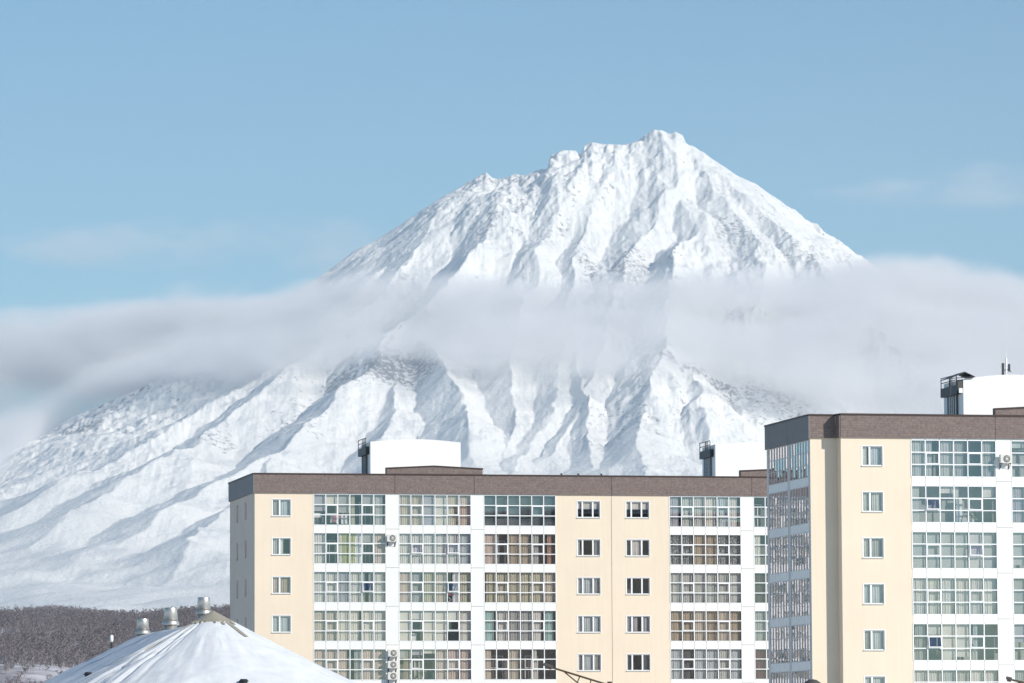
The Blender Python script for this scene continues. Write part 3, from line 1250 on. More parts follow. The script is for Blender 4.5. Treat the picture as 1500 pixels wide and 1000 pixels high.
def loggia(root, x0, x1, z1, cols, open_sash=(), glassmat='glass', inner=(), stuff=False, ncol=6):
    """glazed loggia of one flat: white grid of 6 x 3, panes, two casements, curtains behind"""
    global n_pane
    z0 = z1 - WIN_H
    w, rh = (x1 - x0) / ncol, WIN_H / 3
    mb = MB()
    t = .065
    for c in range(ncol + 1):
        xc = x0 + c * w
        mb.box(xc - t / 2, xc + t / 2, -.03, .05, z0, z1)
    for r_ in range(4):
        zc = z0 + r_ * rh
        for c in range(ncol):
            mb.box(x0 + c * w + t / 2, x0 + (c + 1) * w - t / 2, -.022, .045, zc - t / 2, zc + t / 2)
    fr = mb.build('loggia_window', M['frame'], root)
    pw, ph = w - t, rh - t
    all_ = MB()
    for c in range(ncol):
        for r_ in range(3):
            cxm, czm = x0 + (c + .5) * w, z0 + (r_ + .5) * rh
            op = (c, r_) in open_sash
            if r_ == 1 and c in (1, ncol - 2) or op:
                sm = ('sash', round(pw, 3), round(ph, 3))

                def mk():
                    s_ = MB()
                    b = .055
                    s_.box(-pw / 2, pw / 2, -.045, .02, -b, 0)
                    s_.box(-pw / 2, pw / 2, -.045, .02, -ph, -ph + b)
                    s_.box(-pw / 2, -pw / 2 + b, -.045, .02, -ph + b, -b)
                    s_.box(pw / 2 - b, pw / 2, -.045, .02, -ph + b, -b)
                    return s_
                o = shared(sm, 'casement', fr, (cxm, -.012, czm + ph / 2), mk, M['frame'])
                if op:
                    o.rotation_euler = (R(-9), 0, 0)
                    o.location.y = -.05
            if stuff or n_pane >= 300:
                all_.box(cxm - pw / 2, cxm + pw / 2, .008, .018, czm - ph / 2, czm + ph / 2)
            else:
                p = shared(('pane', round(pw, 3), round(ph, 3), glassmat), 'pane', fr, (cxm, 0.013, czm + ph / 2),
                           lambda: MB().box(-pw / 2, pw / 2, -.005, .005, -ph, 0), M[glassmat])
                # real panes never lie in quite the same plane
                p.rotation_euler = (R(rc.uniform(-.35, .35)), 0, R(rc.uniform(-.35, .35)))
                if op:
                    p.rotation_euler = (R(-9), 0, 0)
                    p.location.y = -.05
                n_pane += 1
    if all_.v:
        tag(all_.build('pane', M[glassmat], fr), kind='stuff')
    if isinstance(cols, str):
        cols = cols.split()
    for c, sp in enumerate(cols[:ncol]):
        if sp != '-':
            hang_curtain(sp, w, WIN_H, (x0 + c * w, 0, z1 - .02), fr, .20 + .05 * (c % 2))
    for (a, b) in inner:                               # white balcony door and window frames in the inner wall
        m2 = MB()
        X0, X1 = x0 + a * w, x0 + b * w
        for xx in (X0, (X0 + X1) / 2 - .03, X1 - .07):
            m2.box(xx, xx + .07, 1.12, 1.2, z0 + .05, z1 - .5)
        for zz in (z0 + .05, z0 + .9, z1 - .57):
            m2.box(X0 + .07, X1 - .07, 1.125, 1.19, zz, zz + .07)
        m2.build('inner_door', M['frame'], fr)
    return fr


def small_window(root, O, ax, n, x0, x1, z0, z1, mull, cur, trim=True):
    """plastic window: white surround, mullions, sill, panes and a curtain, in a wall opening"""
    global n_pane
    O, ax, n = Vector(O), Vector(ax), Vector(n)
    rz = math.atan2(ax.y, ax.x)
    base = O + ax * x0
    w, h = x1 - x0, z1 - z0
    fr_mb = MB()
    f = .06
    y0, y1 = .06, .13
    fr_mb.box(0, w, y0, y1, 0, f).box(0, w, y0, y1, h - f, h).box(0, f, y0, y1, f, h - f).box(w - f, w, y0, y1, f, h - f)
    for mx in mull:
        fr_mb.box(mx - x0 - .06, mx - x0 + .06, y0, y1, f, h - f)
    if trim:
        b = .05
        fr_mb.box(-b, w + b, -.018, .0, -b, 0).box(-b, w + b, -.018, .0, h, h + b)
        fr_mb.box(-b, 0, -.018, .0, 0, h).box(w, w + b, -.018, .0, 0, h)
    fr = fr_mb.build('window', M['frame'], root, (base.x, base.y, z0))
    fr.rotation_euler.z = rz
    MB().box(-.03, w + .03, -.11, .06, -.035, 0.0).build('sill', M['frame'], fr)
    xs = [0] + [m - x0 for m in mull] + [w]
    for i in range(len(xs) - 1):
        MB().box(xs[i] + .06, xs[i + 1] - .06, .09, .10, f, h - f).build('pane', M['glass'], fr)
        n_pane += 1
    for k, sp in enumerate(cur.split() if cur else []):
        if sp != '-' and k < len(xs) - 1:
            hang_curtain(sp, xs[k + 1] - xs[k], h - .1, (xs[k], 0, h - .05), fr, .24)
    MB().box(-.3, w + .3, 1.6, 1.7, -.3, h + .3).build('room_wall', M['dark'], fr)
    return fr


def building(name, loc, yaw, T0, label, segs, rows, ftop, fbot, depth, x_end, joints, gables, zbot_vis):
    root = empty(name, loc, yaw, label, 'apartment building')
    wins = {}
    cream_holes = MB()
    for s in segs:
        kind, a, b = s[0], s[1], s[2]
        if kind == 'wall':
            holes = []
            for (h0, h1, mull) in s[3]:
                for k in range(rows):
                    if (k, h0) in s[5] if len(s) > 5 else False:
                        continue
                    holes.append((h0, h1, T0 - PITCH_Z * k - 1.70, T0 - PITCH_Z * k - .42))
            wb = MB()
            wall_sheet(wb, (0, 0, 0), (1, 0, 0), (0, -1, 0), a, b, 0, fbot, holes)
            wb.build('wall', M['cream'], root)
            for wi, (h0, h1, mull) in enumerate(s[3]):
                for k in range(rows):
                    cur = s[4][wi][k] if k < len(s[4][wi]) else 'g g g'
                    small_window(root, (0, 0, 0), (1, 0, 0), (0, -1, 0), h0, h1, T0 - PITCH_Z * k - 1.70,
                                 T0 - PITCH_Z * k - .42, mull, cur)
        elif kind == 'pillar':
            for k in range(rows + 1):
                zt = fbot if k == 0 else T0 - PITCH_Z * k + .30
                zb = T0 - PITCH_Z * (k + 1) + .31 if k < rows else 0
                shared(('pil', round(b - a, 3), round(zt - zb, 3)), 'pillar_panel', root, (a + .008, -.012, zt),
                       lambda: MB().box(0, b - a - .016, 0, .2, -(zt - zb - .012), 0), M['white'])
        elif kind == 'bay':
            ncol = s[4].get('ncol', 6)
            w = (b - a) / ncol
            # head strip under the fascia
            MB().box(a, b, .0, .12, T0 + .033, fbot).build('head_panel', M['white'], root)
            for k in range(rows):
                z1 = T0 - PITCH_Z * k
                loggia(root, a + .0, b - .0, z1, s[3][k], s[4].get('open', {}).get(k, ()), s[4].get('glass', 'glass'),
                       s[4].get('inner', {}).get(k, ()), ncol=ncol)
                zt, zb = z1 - WIN_H - .033, z1 - PITCH_Z + .033
                for c in range(ncol):
                    if k == rows - 1:
                        continue
                    shared(('spd', round(w, 3), round(zt - zb, 3)), 'spandrel_panel', root, (a + c * w + .01, -.008, zt),
                           lambda: MB().box(0, w - .02, 0, .12, -(zt - zb), 0), M['white'])
            MB().box(a, b, -.008, .12, 0, T0 - PITCH_Z * (rows - 1) - WIN_H - .033).build('lower_wall', M['white'], root)
    # floors, back wall, end walls, roof
    sl = MB()
    for k in range(rows + 1):
        z = T0 - PITCH_Z * k + .05
        MB().box(.32, x_end - .32, .14, depth - .3, z, z + .26).build('floor_slab', M['slab'], root)
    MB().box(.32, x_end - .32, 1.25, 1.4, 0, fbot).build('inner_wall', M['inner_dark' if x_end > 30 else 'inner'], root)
    MB().box(0, x_end, depth - .3, depth, 0, fbot).build('rear_wall', M['cream'], root)
    MB().box(x_end - .3, x_end, .31, depth - .31, 0, fbot).build('end_wall', M['cream'], root)
    MB().box(.2, x_end - .2, .25, depth - .2, fbot + .9, fbot + 1.0).build('roof', M['snow'], root)
    # front fascia in panels, with a metal cap
    xs = [-.03] + list(joints) + [x_end]
    for i in range(len(xs) - 1):
        MB().box(xs[i] + (.02 if i else 0), xs[i + 1] - .02, -.13, .15, fbot, ftop - .11).build('fascia_panel', M['brown'], root)
    MB().box(0, x_end - .03, -.115, -.1, fbot + .01, ftop - .12).build('fascia_backing', M['joint'], root)
    MB().box(-.07, x_end, -.18, .22, ftop - .109, ftop).build('parapet_cap', M['cap'], root)
    for (g0, gm, g1, ze, zr) in gables:
        MB().prism([(g0, ftop + .002), (g1, ftop + .002), (g1, ze - .1), (gm, zr - .1), (g0, ze - .1)], -.135, .15).build('gable_panel', M['brown'], root)
        c = MB()
        c.prism([(g0 - .06, ze - .1), (gm, zr - .1), (gm, zr), (g0 - .06, ze)], -.19, .24)
        c.prism([(gm, zr - .1), (g1 + .06, ze - .1), (g1 + .06, ze), (gm, zr)], -.19, .24)
        c.box(g0 - .06, g0, -.19, .24, ftop, ze - .1)
        c.build('gable_cap', M['cap'], root)
    return root


M['inner_dark'] = paint('shade_toned_loggia_wall', (.20, .20, .195), .9, var=.3, scale=.9)  # shade behind the glazing painted in as a darker wall tone
M['snow'] = paint('roof_snow', (.80, .81, .83), .85, var=.04, scale=.6, bump=.4, bscale=1.5)

A_COLS = [
    # five flats down, one string of six columns each
    ['v_.55 c_.36 g_.6 k/0-.45 g_.35 G/0-.8', 'w - w/0-.35+y/.35-1 y/0-.5+W/.5-1 g_.3 p', 'w w v w g/0-.3+g/.6-1 w',
     'b b c c/0-.8 c w', 'p p p/0-.8 g/.4-1 p/.1-1 p'],
    ['b b v_1 c_1 b p', 'w w w w w l', 'p g/0-.9 k b W/.5-1 k', 'c_1 w_.3 c_1 c_1 c_.36 c', 'g_.3+t/.4-.9 v_.2 c_.15 p p p'],
    ['s= s= s= s= s= s=', 'p g/0-.3 t t/0-.85 g/0-.6 o/.35-.7', 'k/.2-1 k k k/.1-1 k b', 'T/0-.85 w g g w/0-.8 T/.1-.85',
     'b/0-.6 - b/.1-.9 - w/0-.4 -'],
]
A_B4 = ['v/0-.85 m G c l w/0-.8', 'f f/.1-.9 t t f f', 'm G G m G m', 't t b t b t', 'l d/.2-.9 l l G l']
A_B5 = ['-', 'c/.1-.6', 'n n', 'g g', 'M M']
W1 = ['g g', 'w -', 'p p', 'G G']
segsA = [
    ('wall', 0, 4.6, [(1.36, 2.80, (1.96,))], [['g/.1-1 l', 'G W/0-.35', 'p/.1-1 t', 'l l', 'g g']]),
    ('bay', 4.6, 10.25, [x for x in A_COLS[0]], {'inner': {0: ((4, 5),), 1: ((1, 2), (4.1, 4.9))}, 'open': {2: ((4, 1),)}}),
    ('pillar', 10.25, 11.28),
    ('bay', 11.28, 16.97, A_COLS[1], {'open': {1: ((1, 1), (4, 1)), 2: ((4, 1),)}, 'inner': {4: ((1.1, 1.9),)}}),
    ('pillar', 16.97, 18.0),
    ('bay', 18.0, 23.7, A_COLS[2], {'inner': {1: ((1, 2),), 4: ((.6, 1.8), (3.6, 4.7))}}),
    ('wall', 23.7, 32.85, [(25.42, 27.25, (25.86, 26.69)), (29.33, 31.2, (29.78, 30.60))],
     [['w_.5 w_.5 w_.5', 'l/0-.6 - g/.3-1', 'l l g', 'l l l', 'g l g'],
      ['c_.5 c_.5 c_.5', 'd w -', '- - -', 'v v/0-.6 v', 'd - d']]),
    ('bay', 32.85, 38.6, A_B4, {}),
    ('pillar', 38.6, 39.65),
    ('bay', 39.65, 45.3, A_B5, {'inner': {0: ((.3, 1),)}}),
    ('wall', 45.3, 50.0, [], [])]
FT_A, FB_A = 31.97, 30.43
bA = building('apartment_building', (-19.88, 352.0, 0), YAW_A, 30.36,
              'long cream and white apartment block with glazed loggias and a brown parapet, left and behind', segsA, 5, FT_A, FB_A,
              13.5, 50.0, (10.95, 17.22, 28.17, 39.49), [(10.31, 14.03, 17.87, 32.45, 32.64), (38.6, 42.4, 46.2, 32.45, 32.64)], 15)

# left end wall of the long block: greyish plaster with two rows of narrow windows
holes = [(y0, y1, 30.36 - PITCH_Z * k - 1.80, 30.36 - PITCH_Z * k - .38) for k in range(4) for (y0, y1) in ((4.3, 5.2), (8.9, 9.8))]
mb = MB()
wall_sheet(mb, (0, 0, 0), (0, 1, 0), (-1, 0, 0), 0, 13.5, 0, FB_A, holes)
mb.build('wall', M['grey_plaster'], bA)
for (y0, y1, z0, z1) in holes:
    g = MB().box(.09, .14, y0, y1, z0, z1).build('window', M['frame'], bA)
    MB().box(.075, .085, y0 + .06, y1 - .06, z0 + .06, z1 - .06).build('pane', M['glass_side'], g)
for (a, b) in ((-.1, 4.4), (4.44, 9.0), (9.04, 13.5)):
    MB().box(-.13, .0, a + (.0 if a > 0 else -.03), b, FB_A + .002, FT_A - .112).build('fascia_panel', M['slate'], bA)
MB().box(-.18, .1, .222, 13.5, FT_A - .108, FT_A - .001).build('parapet_cap', M['cap'], bA)
MB().box(28.16, 28.18, -.012, .0, 0, FB_A).build('joint_strip', M['joint'], bA)

B_B1 = ['G G/0-.55 G g/0-.85 - g', 'G_1/.1-.6 - c_.2 w_.3/0-.4 - c_.3', 'G_1 G_1 G_1 G_1 w_1 G_1', 'w c w c w c', 'g/.2-.9 w_.3 c_1 c_.9 l/.3-.6 -',
        'w w G G c w']
B_B2 = ['m_.2', 'v', 'G_.9', 'g_1', 'v_.5', 'g']
segsB = [
    ('wall', 0, 4.74, [(1.42, 2.80, (1.95,))], [['w/0-.8 l', 'm/.1-1 m/.2-1', 'G g', 'l l', 'g/.1-.9 l', 'l l']]),
    ('bay', 4.74, 10.5, B_B1, {'open': {1: ((1, 1),), 2: ((4, 1),), 4: ((1, 1),)}, 'glass': 'glass_b', 'inner': {}}),
    ('pillar', 10.5, 11.55),
    ('bay', 11.55, 17.2, B_B2, {'glass': 'glass_b', 'inner': {0: ((.4, 1.6),)}}),
    ('wall', 17.2, 24.0, [], [])]
n_pane = 0
FT_B, FB_B = 32.32, 30.76
bB = building('apartment_building', (21.284, 296.0, 0), YAW_B, 30.64,
              'nearer cream apartment block with a tinted glass corner, cut by the right edge', segsB, 6, FT_B, FB_B, 11.7, 24.0,
              (10.45, 16.9), [(10.47, 14.2, 17.9, 32.76, 32.98)], 15)

# set-back strip and glazed left side of the nearer block
XB, YB = -1.80, .94
mb = MB()
wall_sheet(mb, (0, YB, 0), (1, 0, 0), (0, -1, 0), XB, 0, 0, FB_B, [])
wall_sheet(mb, (0, 0, 0), (0, 1, 0), (-1, 0, 0), 0, YB, 0, FB_B, [])
mb.build('wall', M['cream'], bB)
MB().box(XB - .03, -.135, YB - .13, YB + .15, FB_B + .002, FT_B - .112).build('fascia_panel', M['brown'], bB)
MB().box(-.13, .0, -.10, YB - .135, FB_B + .003, FT_B - .113).build('fascia_panel', M['brown'], bB)
MB().box(XB - .07, -.19, YB - .18, YB + .2, FT_B - .108, FT_B - .001).build('parapet_cap', M['cap'], bB)
MB().box(-.185, .08, .222, YB + .2, FT_B - .107, FT_B - .002).build('parapet_cap', M['cap'], bB)
for (a, b) in ((YB - .13, 6.0), (6.04, 11.7)):
    MB().box(XB - .13, XB - .03, a, b, FB_B - .1, FT_B - .112).build('fascia_panel', M['slate'], bB)
MB().box(XB - .18, XB + .1, YB + .205, 11.7, FT_B - .106, FT_B - .003).build('parapet_cap', M['cap'], bB)
MB().box(XB + .1, .2, YB + .15, 11.5, FB_B + .9, FB_B + .98).build('roof', M['snow'], bB)
MB().box(XB + .3, 0, 11.4, 11.7, 0, FB_B).build('rear_wall', M['cream'], bB)
M['post'] = paint('grey_corner_post', (.62, .60, .585), .6, var=.05)
for (a, b) in ((YB, 1.36), (5.85, 6.45), (11.15, 11.7)):
    MB().box(XB, XB + .25, a + .001, b, 0, FB_B - .101).build('corner_post', M['post'], bB)
SIDE = [['s_.62 s_.62 s_.62 s_.62 s_.62 s_.62 s_.62', 'l_.65 l_.65 l_.65 s_.6 - - -'],
        ['W/0-.6 - g - w/.3-.8 - g', 'W W/.2-.9 - g_.3 g_.4 - -']]
for sec, (a, b) in enumerate(((1.36, 5.85), (6.45, 11.15))):
    n = 7
    w = (b - a) / n
    for k in range(6):
        z1 = 30.64 - PITCH_Z * k
        z0 = z1 - WIN_H
        sec_e = link('side_loggia_window', None, bB)
        fm, pm = MB(), MB()
        t = .05
        for c in range(n + 1):
            yc = a + c * w
            fm.box(-.03, .05, yc - t / 2, yc + t / 2, z0, z1)
        for r_ in range(4):
            zc = z0 + r_ * WIN_H / 3
            for c in range(n):
                fm.box(-.022, .045, a + c * w + t / 2, a + (c + 1) * w - t / 2, zc - .02, zc + .02)
                if r_ < 3:
                    j = rc.uniform(-.006, .006)
                    y_0, y_1 = a + c * w + t / 2, a + (c + 1) * w - t / 2
                    z_0, z_1 = zc + .02, zc + WIN_H / 3 - .02
                    pm.quad((.013 + j, y_0, z_0), (.013 + j, y_0, z_1), (.013 - j, y_1, z_1), (.013 - j, y_1, z_0))
        bpy.data.objects.remove(sec_e)
        fr = fm.build('loggia_window', M['post'], bB, (XB, 0, 0))
        tag(pm.build('pane', M['glass_side'], fr), kind='stuff')
        if k < 5:
            sp = MB()
            for c in range(n):
                sp.box(-.008, .1, a + c * w + .01, a + (c + 1) * w - .01, z1 - PITCH_Z + .022, z0 - .022)
            tag(sp.build('spandrel_panel', M['white'], fr), kind='stuff')
        for c, tok in enumerate(SIDE[1 if k else 0][sec].split()):
            if rc.random() < .25:
                continue
            if tok == '-':
                continue
            mat = M['cur_' + tok[0]]
            hh = WIN_H * (float(tok[2:]) if tok[1:2] == '_' else 1.0) * rc.uniform(.8, 1)
            MB().box(.20, .23, a + c * w + .04, a + (c + 1) * w - .04, z1 - hh, z1 - .03).build('curtain', mat, fr)
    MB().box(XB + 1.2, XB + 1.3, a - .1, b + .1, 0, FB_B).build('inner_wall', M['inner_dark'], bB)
for k in range(7):
    z = 30.64 - PITCH_Z * k + .05
    MB().box(XB + .13, -.01, YB + .31, 11.38, z, z + .26).build('floor_slab', M['slab'], bB)
MB().box(XB + .0, XB + .1, 1.36, 11.15, 0, 30.64 - PITCH_Z * 5 - WIN_H - .03).build('lower_wall', M['white'], bB)


# ------------------------------------------------------------------ lift houses on the roofs
def lift_house(root, x0, x1, y0, y1, z0, ze, zr, big=False):
    xm = (x0 + x1) / 2
    n = 8
    pts = [(x0, z0), (x1, z0)] + [(x1 + (x0 - x1) * k / n, ze + (zr - ze) * math.sin(math.pi * k / n)) for k in range(n + 1)]
    lh = MB().prism(pts, y0, y1).build('lift_house', M['lift'], root)
    # service platform, rails and pipes on the shaded side
    s = MB()
    s.box(x0 - .30, x0 - .01, y0 + .5, y1 - .2, ze - .95, ze - .35)
    s.build('platform', M['steel'], lh)
    r_ = MB()
    for yy in (y0 + .6, (y0 + y1) / 2, y1 - .3):
        r_.bar((x0 - .28, yy, ze - .36), (x0 - .28, yy, ze + .35), .05)
    r_.bar((x0 - .28, y0 + .6, ze + .33), (x0 - .28, y1 - .3, ze + .33), .05)
    r_.bar((x0 - .28, y0 + .6, ze + .0), (x0 - .28, y1 - .3, ze + .0), .05)
    r_.build('railing', M['steel'], lh)
    q = MB()
    q.bar((x0 - .1, y0 + 1.1, z0 - .6), (x0 - .1, y0 + 1.1, ze - .9), .10)
    q.bar((x0 - .1, y0 + 1.7, z0 - .6), (x0 - .1, y0 + 1.7, ze - .9), .06)
    q.bar((x0 - .1, y0 + 3.1, z0 - .6), (x0 - .1, y0 + 3.1, ze - .4), .07)
    q.build('pipe', M['steel'], lh)
    l = MB()
    for yy in (y0 + 2.1, y0 + 2.5):
        l.bar((x0 - .12, yy, z0 - .6), (x0 - .12, yy, ze + .4), .04)
    for k in range(10):
        zz = z0 - .4 + k * .33
        l.bar((x0 - .12, y0 + 2.1, zz), (x0 - .12, y0 + 2.5, zz), .03)
    l.build('ladder', M['steel'], lh)
    h = MB()
    h.bar((x0 + .75, y0 - 1.1, z0 + .62), (x0 + 1.75, y0 - 1.1, z0 + .62), .05)
    h.bar((x0 + 1.73, y0 - 1.1, z0 - .6), (x0 + 1.73, y0 - 1.1, z0 + .64), .06)
    h.build('bent_pipe', M['steel'], lh)
    if big:
        c = MB()
        c.prism([(x0 - 1.0, ze + .0), (x0 + .05, ze + .42), (x0 + .75, ze + .12), (x0 + .75, ze + .17), (x0 + .05, ze + .48), (x0 - 1.0, ze + .05)], y0 - .25, y0 + 1.6)
        c.bar((x0 - .95, y0 - .2, z0 - .6), (x0 - .95, y0 - .2, ze + .02), .06)
        c.bar((x0 - .95, y0 - .2, ze + .02), (x0 + .7, y0 - .2, ze + .14), .05)
        c.build('canopy', M['steel'], lh)
        MB().box(x0 - .35, x0 - .02, y0 + .05, y0 + .45, ze - .75, ze - .05).build('roof_cabinet', M['acdark'], lh)
        MB().box(x0 - .30, x0 - .05, y0 - .02, y0 + .04, ze - .92, ze - .60).build('cabinet_door', M['lift'], lh)
    return lh


lift_house(bA, 9.75, 16.95, 4.0, 8.3, FT_A - .6, 34.72, 34.95)
lift_house(bA, 37.6, 44.8, 4.0, 8.3, FT_A - .6, 34.75, 34.98)
lift_house(bB, 9.62, 16.8, 4.0, 8.3, FT_B - .6, 34.98, 35.32, big=True)
for px_ in (24.45, 25.8, 27.65):
    MB().lathe(px_, 1.2, [(.05, FT_A - .6), (.05, FT_A + .12), (.10, FT_A + .12), (.09, FT_A + .2)], 10).build('vent_pipe', M['steel'], bA)
MB().bar((17.95, .0, FT_A + .1), (18.3, .0, FT_A + .1), .05).bar((18.28, .0, FT_A - .1), (18.28, .0, FT_A + .12), .05).bar(
    (17.97, 0, FT_A + .4), (18.1, 0, FT_A + .1), .05).build('bent_pipe', M['frame'], bA)


def place(root_loc, yaw, x, y, z):
    c, s = math.cos(yaw), math.sin(yaw)
    return (root_loc[0] + x * c - y * s, root_loc[1] + x * s + y * c, z)


LA, LB = (-19.88, 352.0), (21.284, 296.0)

# antenna on the nearer block
an = empty('antenna', place(LB, YAW_B, 13.1, 5.5, 35.2), YAW_B, 'thin mobile phone antenna mast standing on the white lift house at the far right', 'antenna')
MB().lathe(0, 0, [(.05, 0), (.05, .80), (.08, .81), (.07, 1.35), (.02, 1.36), (.015, 1.9)], 10).build('mast', M['frame'], an)
MB().box(-.30, -.16, -.1, .05, .05, 1.0).build('panel', M['steel'], an)
MB().box(.14, .26, -.1, .05, .45, .95).build('panel', M['steel'], an)
MB().bar((-.2, 0, .5), (.2, 0, .6), .05).bar((.2, 0, .6), (.32, -.05, .4), .05).build('bracket', M['steel'], an)


# ------------------------------------------------------------------ air conditioners
def make_ac():
    r = empty('air_conditioner', (0, 0, 0), 0, 'x', 'air conditioner', 'air conditioners on the white pillars')
    MB().box(-.40, .40, -.48, -.18, -.28, .28).build('casing', M['ac'], r, bevel=.02)
    g = MB().lathe(.03, 0, [(.21, -.482), (.23, -.495), (.17, -.50)], 24, 'y').build('fan_guard', M['acdark'], r)
    MB().lathe(.03, 0, [(.08, -.503), (.06, -.515)], 16, 'y').build('fan_hub', M['ac'], g)
    w = MB()
    for k in range(3):
        rr = .115 + k * .03
        for a in range(18):
            a0, a1 = a * math.pi / 9, (a + 1) * math.pi / 9
            w.bar((.03 + rr * math.cos(a0), -.512, rr * math.sin(a0)), (.03 + rr * math.cos(a1), -.512, rr * math.sin(a1)), .012)
    w.build('grille', M['ac'], g)
    b = MB()
    for xx in (-.3, .3):
        b.bar((xx, -.02, -.30), (xx, -.5, -.30), .04)
        b.bar((xx, -.04, -.62), (xx, -.42, -.31), .03)
        b.bar((xx, -.03, -.28), (xx, -.03, -.66), .04)
    b.build('bracket', M['steel'], r)
    return r


ac0 = make_ac()
spots_ac = [(LA, YAW_A, 10.66, 26.97, 'air conditioner on the white pillar of the long block, beside the second row of loggias'),
            (LA, YAW_A, 10.72, 18.10, 'topmost of the three air conditioners stacked low on the pillar of the long block'),
            (LA, YAW_A, 10.70, 17.20, 'middle one of the three air conditioners stacked low on the long block'),
            (LA, YAW_A, 10.70, 16.33, 'lowest of the three air conditioners stacked low on the long block'),
            (LB, YAW_B, 11.06, 29.43, 'air conditioner on the white pillar of the nearer right block, under its parapet')]
for k_, (l_, yw, x_, z_, lab) in enumerate(spots_ac):
    o = ac0 if k_ == 0 else copy_tree(ac0)
    o.location = place(l_, yw, x_, -.02, z_)
    o.rotation_euler.z = yw
    o['label'] = lab


# ------------------------------------------------------------------ things standing inside the glazed loggias
def inside(name, loc, yaw, x, y, z, label, cat, parts):
    r = empty(name, place(loc, yaw, x, y, z), yaw, label, cat)
    for nm, mat, fn in parts:
        fn(MB()).build(nm, M[mat], r)
    return r


zf = lambda T0, k: T0 - PITCH_Z * k - WIN_H          # sill height of row k
inside('drying_laundry', LA, YAW_A, 6.0, .45, zf(30.36, 0), 'pink and white laundry hung low behind the top left loggia glass', 'laundry',
       [('rail', 'steel', lambda m: m.bar((-.9, 0, .78), (1.9, 0, .78), .03).bar((-.9, 0, 0), (-.9, 0, .78), .03).bar((1.9, 0, 0), (1.9, 0, .78), .03)),
        ('cloth', 'cur_R', lambda m: m.box(.15, .42, -.02, .0, .25, .78).box(.62, .8, -.02, .0, .45, .78)),
        ('cloth', 'cur_W', lambda m: m.box(-.02, .14, -.02, .0, .2, .78).box(.43, .6, -.03, .0, .15, .78).box(.82, 1.3, -.02, .0, .12, .78)),
        ('cloth', 'cur_p', lambda m: m.box(1.32, 1.75, -.02, .0, .3, .78))])
inside('drying_rack', LA, YAW_A, 5.0, .5, zf(30.36, 0), 'white folded linen on a rack in the first pane of the top left loggia', 'laundry rack',
       [('frame', 'steel', lambda m: m.bar((-.3, 0, 0), (.2, 0, .6), .03).bar((.2, 0, 0), (-.3, 0, .6), .03)),
        ('linen', 'cur_W', lambda m: m.box(-.36, .28, -.12, .12, .6, .95))])
inside('folding_stool', LA, YAW_A, 15.45, .5, zf(30.36, 2), 'red folding stool with crossed legs behind the glass of the second loggia column', 'stool',
       [('seat', 'cur_R', lambda m: m.box(-.3, .3, -.15, .15, .5, .72)),
        ('leg', 'frame', lambda m: m.bar((-.28, -.1, 0), (.28, -.1, .5), .04)),
        ('leg', 'frame', lambda m: m.bar((.28, -.08, 0), (-.28, -.08, .5), .04))])


def plant(m, n=26, h=.6, r0=.25, seed=1):
    q = random.Random(seed)
    for k in range(n):
        a, t = q.uniform(0, 6.28), q.uniform(.2, 1)
        x, y, z = math.cos(a) * r0 * t, math.sin(a) * r0 * .5 * t, .25 + q.uniform(0, h - .25)
        s_ = q.uniform(.04, .09)
        m.quad((x - s_, y, z), (x, y - s_ * .4, z - s_), (x + s_, y, z), (x, y + s_ * .3, z + s_))
    return m


M['leaf'] = paint('pale_leaves', (.20, .22, .13), .7, var=.3, scale=9)
for k_, (l_, yw, x_, z_, lab) in enumerate([
        (LA, YAW_A, 11.95, zf(30.36, 4), 'bushy potted plant behind the lowest loggia glass beside the stacked air conditioners'),
        (LA, YAW_A, 13.2, zf(30.36, 4), 'potted plant in the second pane from the stacked air conditioners, lowest loggia row'),
        (LB, YAW_B, 9.0, zf(30.64, 1), 'potted plant behind the glass of the loggia with the dark open casement'),
        (LB, YAW_B, 8.75, zf(30.64, 4) + .5, 'spiky plant on a cabinet in the fifth loggia down of the nearer right block')]):
    inside('potted_plant', l_, yw, x_, .5, z_, lab, 'plant',
           [('pot', 'cur_W', lambda m: m.lathe(0, 0, [(.10, 0), (.14, .24)], 12)),
            ('leaves', 'leaf', lambda m, k_=k_: plant(m, 34, .75, .38, k_))])
inside('white_cabinet', LB, YAW_B, 8.15, .6, zf(30.64, 1), 'tall white cabinet standing behind the glass beside the dark open casement', 'cabinet',
       [('body', 'cur_W', lambda m: m.box(-.2, .2, 0, .3, 0, 1.6)), ('door', 'frame', lambda m: m.box(-.17, .17, -.02, -.001, .1, 1.5))])
inside('linen_pile', LB, YAW_B, 8.6, .5, zf(30.64, 1), 'heap of pale cloth beside the tall white cabinet on the loggia', 'linen',
       [('cloth', 'cur_w', lambda m: m.box(-.3, .35, 0, .3, 0, .28)), ('cloth', 'cur_p', lambda m: m.box(-.25, .15, .02, .28, .281, .52))])
inside('white_cabinet', LA, YAW_A, 12.5, .5, zf(30.36, 3), 'low white cabinet behind the loggia glass with cream panels', 'cabinet',
       [('body', 'cur_W', lambda m: m.box(-.95, .25, 0, .35, 0, .62)), ('door', 'frame', lambda m: m.box(-.9, -.4, -.02, -.001, .05, .57))])
inside('side_table', LB, YAW_B, 7.0, .5, zf(30.64, 4), 'small pale table behind the glass in the fifth loggia down, nearer right block', 'table',
       [('top', 'cur_c', lambda m: m.box(-.4, .4, 0, .4, .55, .6)), ('leg', 'cur_c', lambda m: m.box(-.38, -.33, 0, .05, 0, .549)),
        ('leg', 'cur_c', lambda m: m.box(.33, .38, 0, .05, 0, .549)), ('leg', 'cur_c', lambda m: m.box(-.38, -.33, .35, .4, 0, .549)),
        ('leg', 'cur_c', lambda m: m.box(.33, .38, .35, .4, 0, .549))])

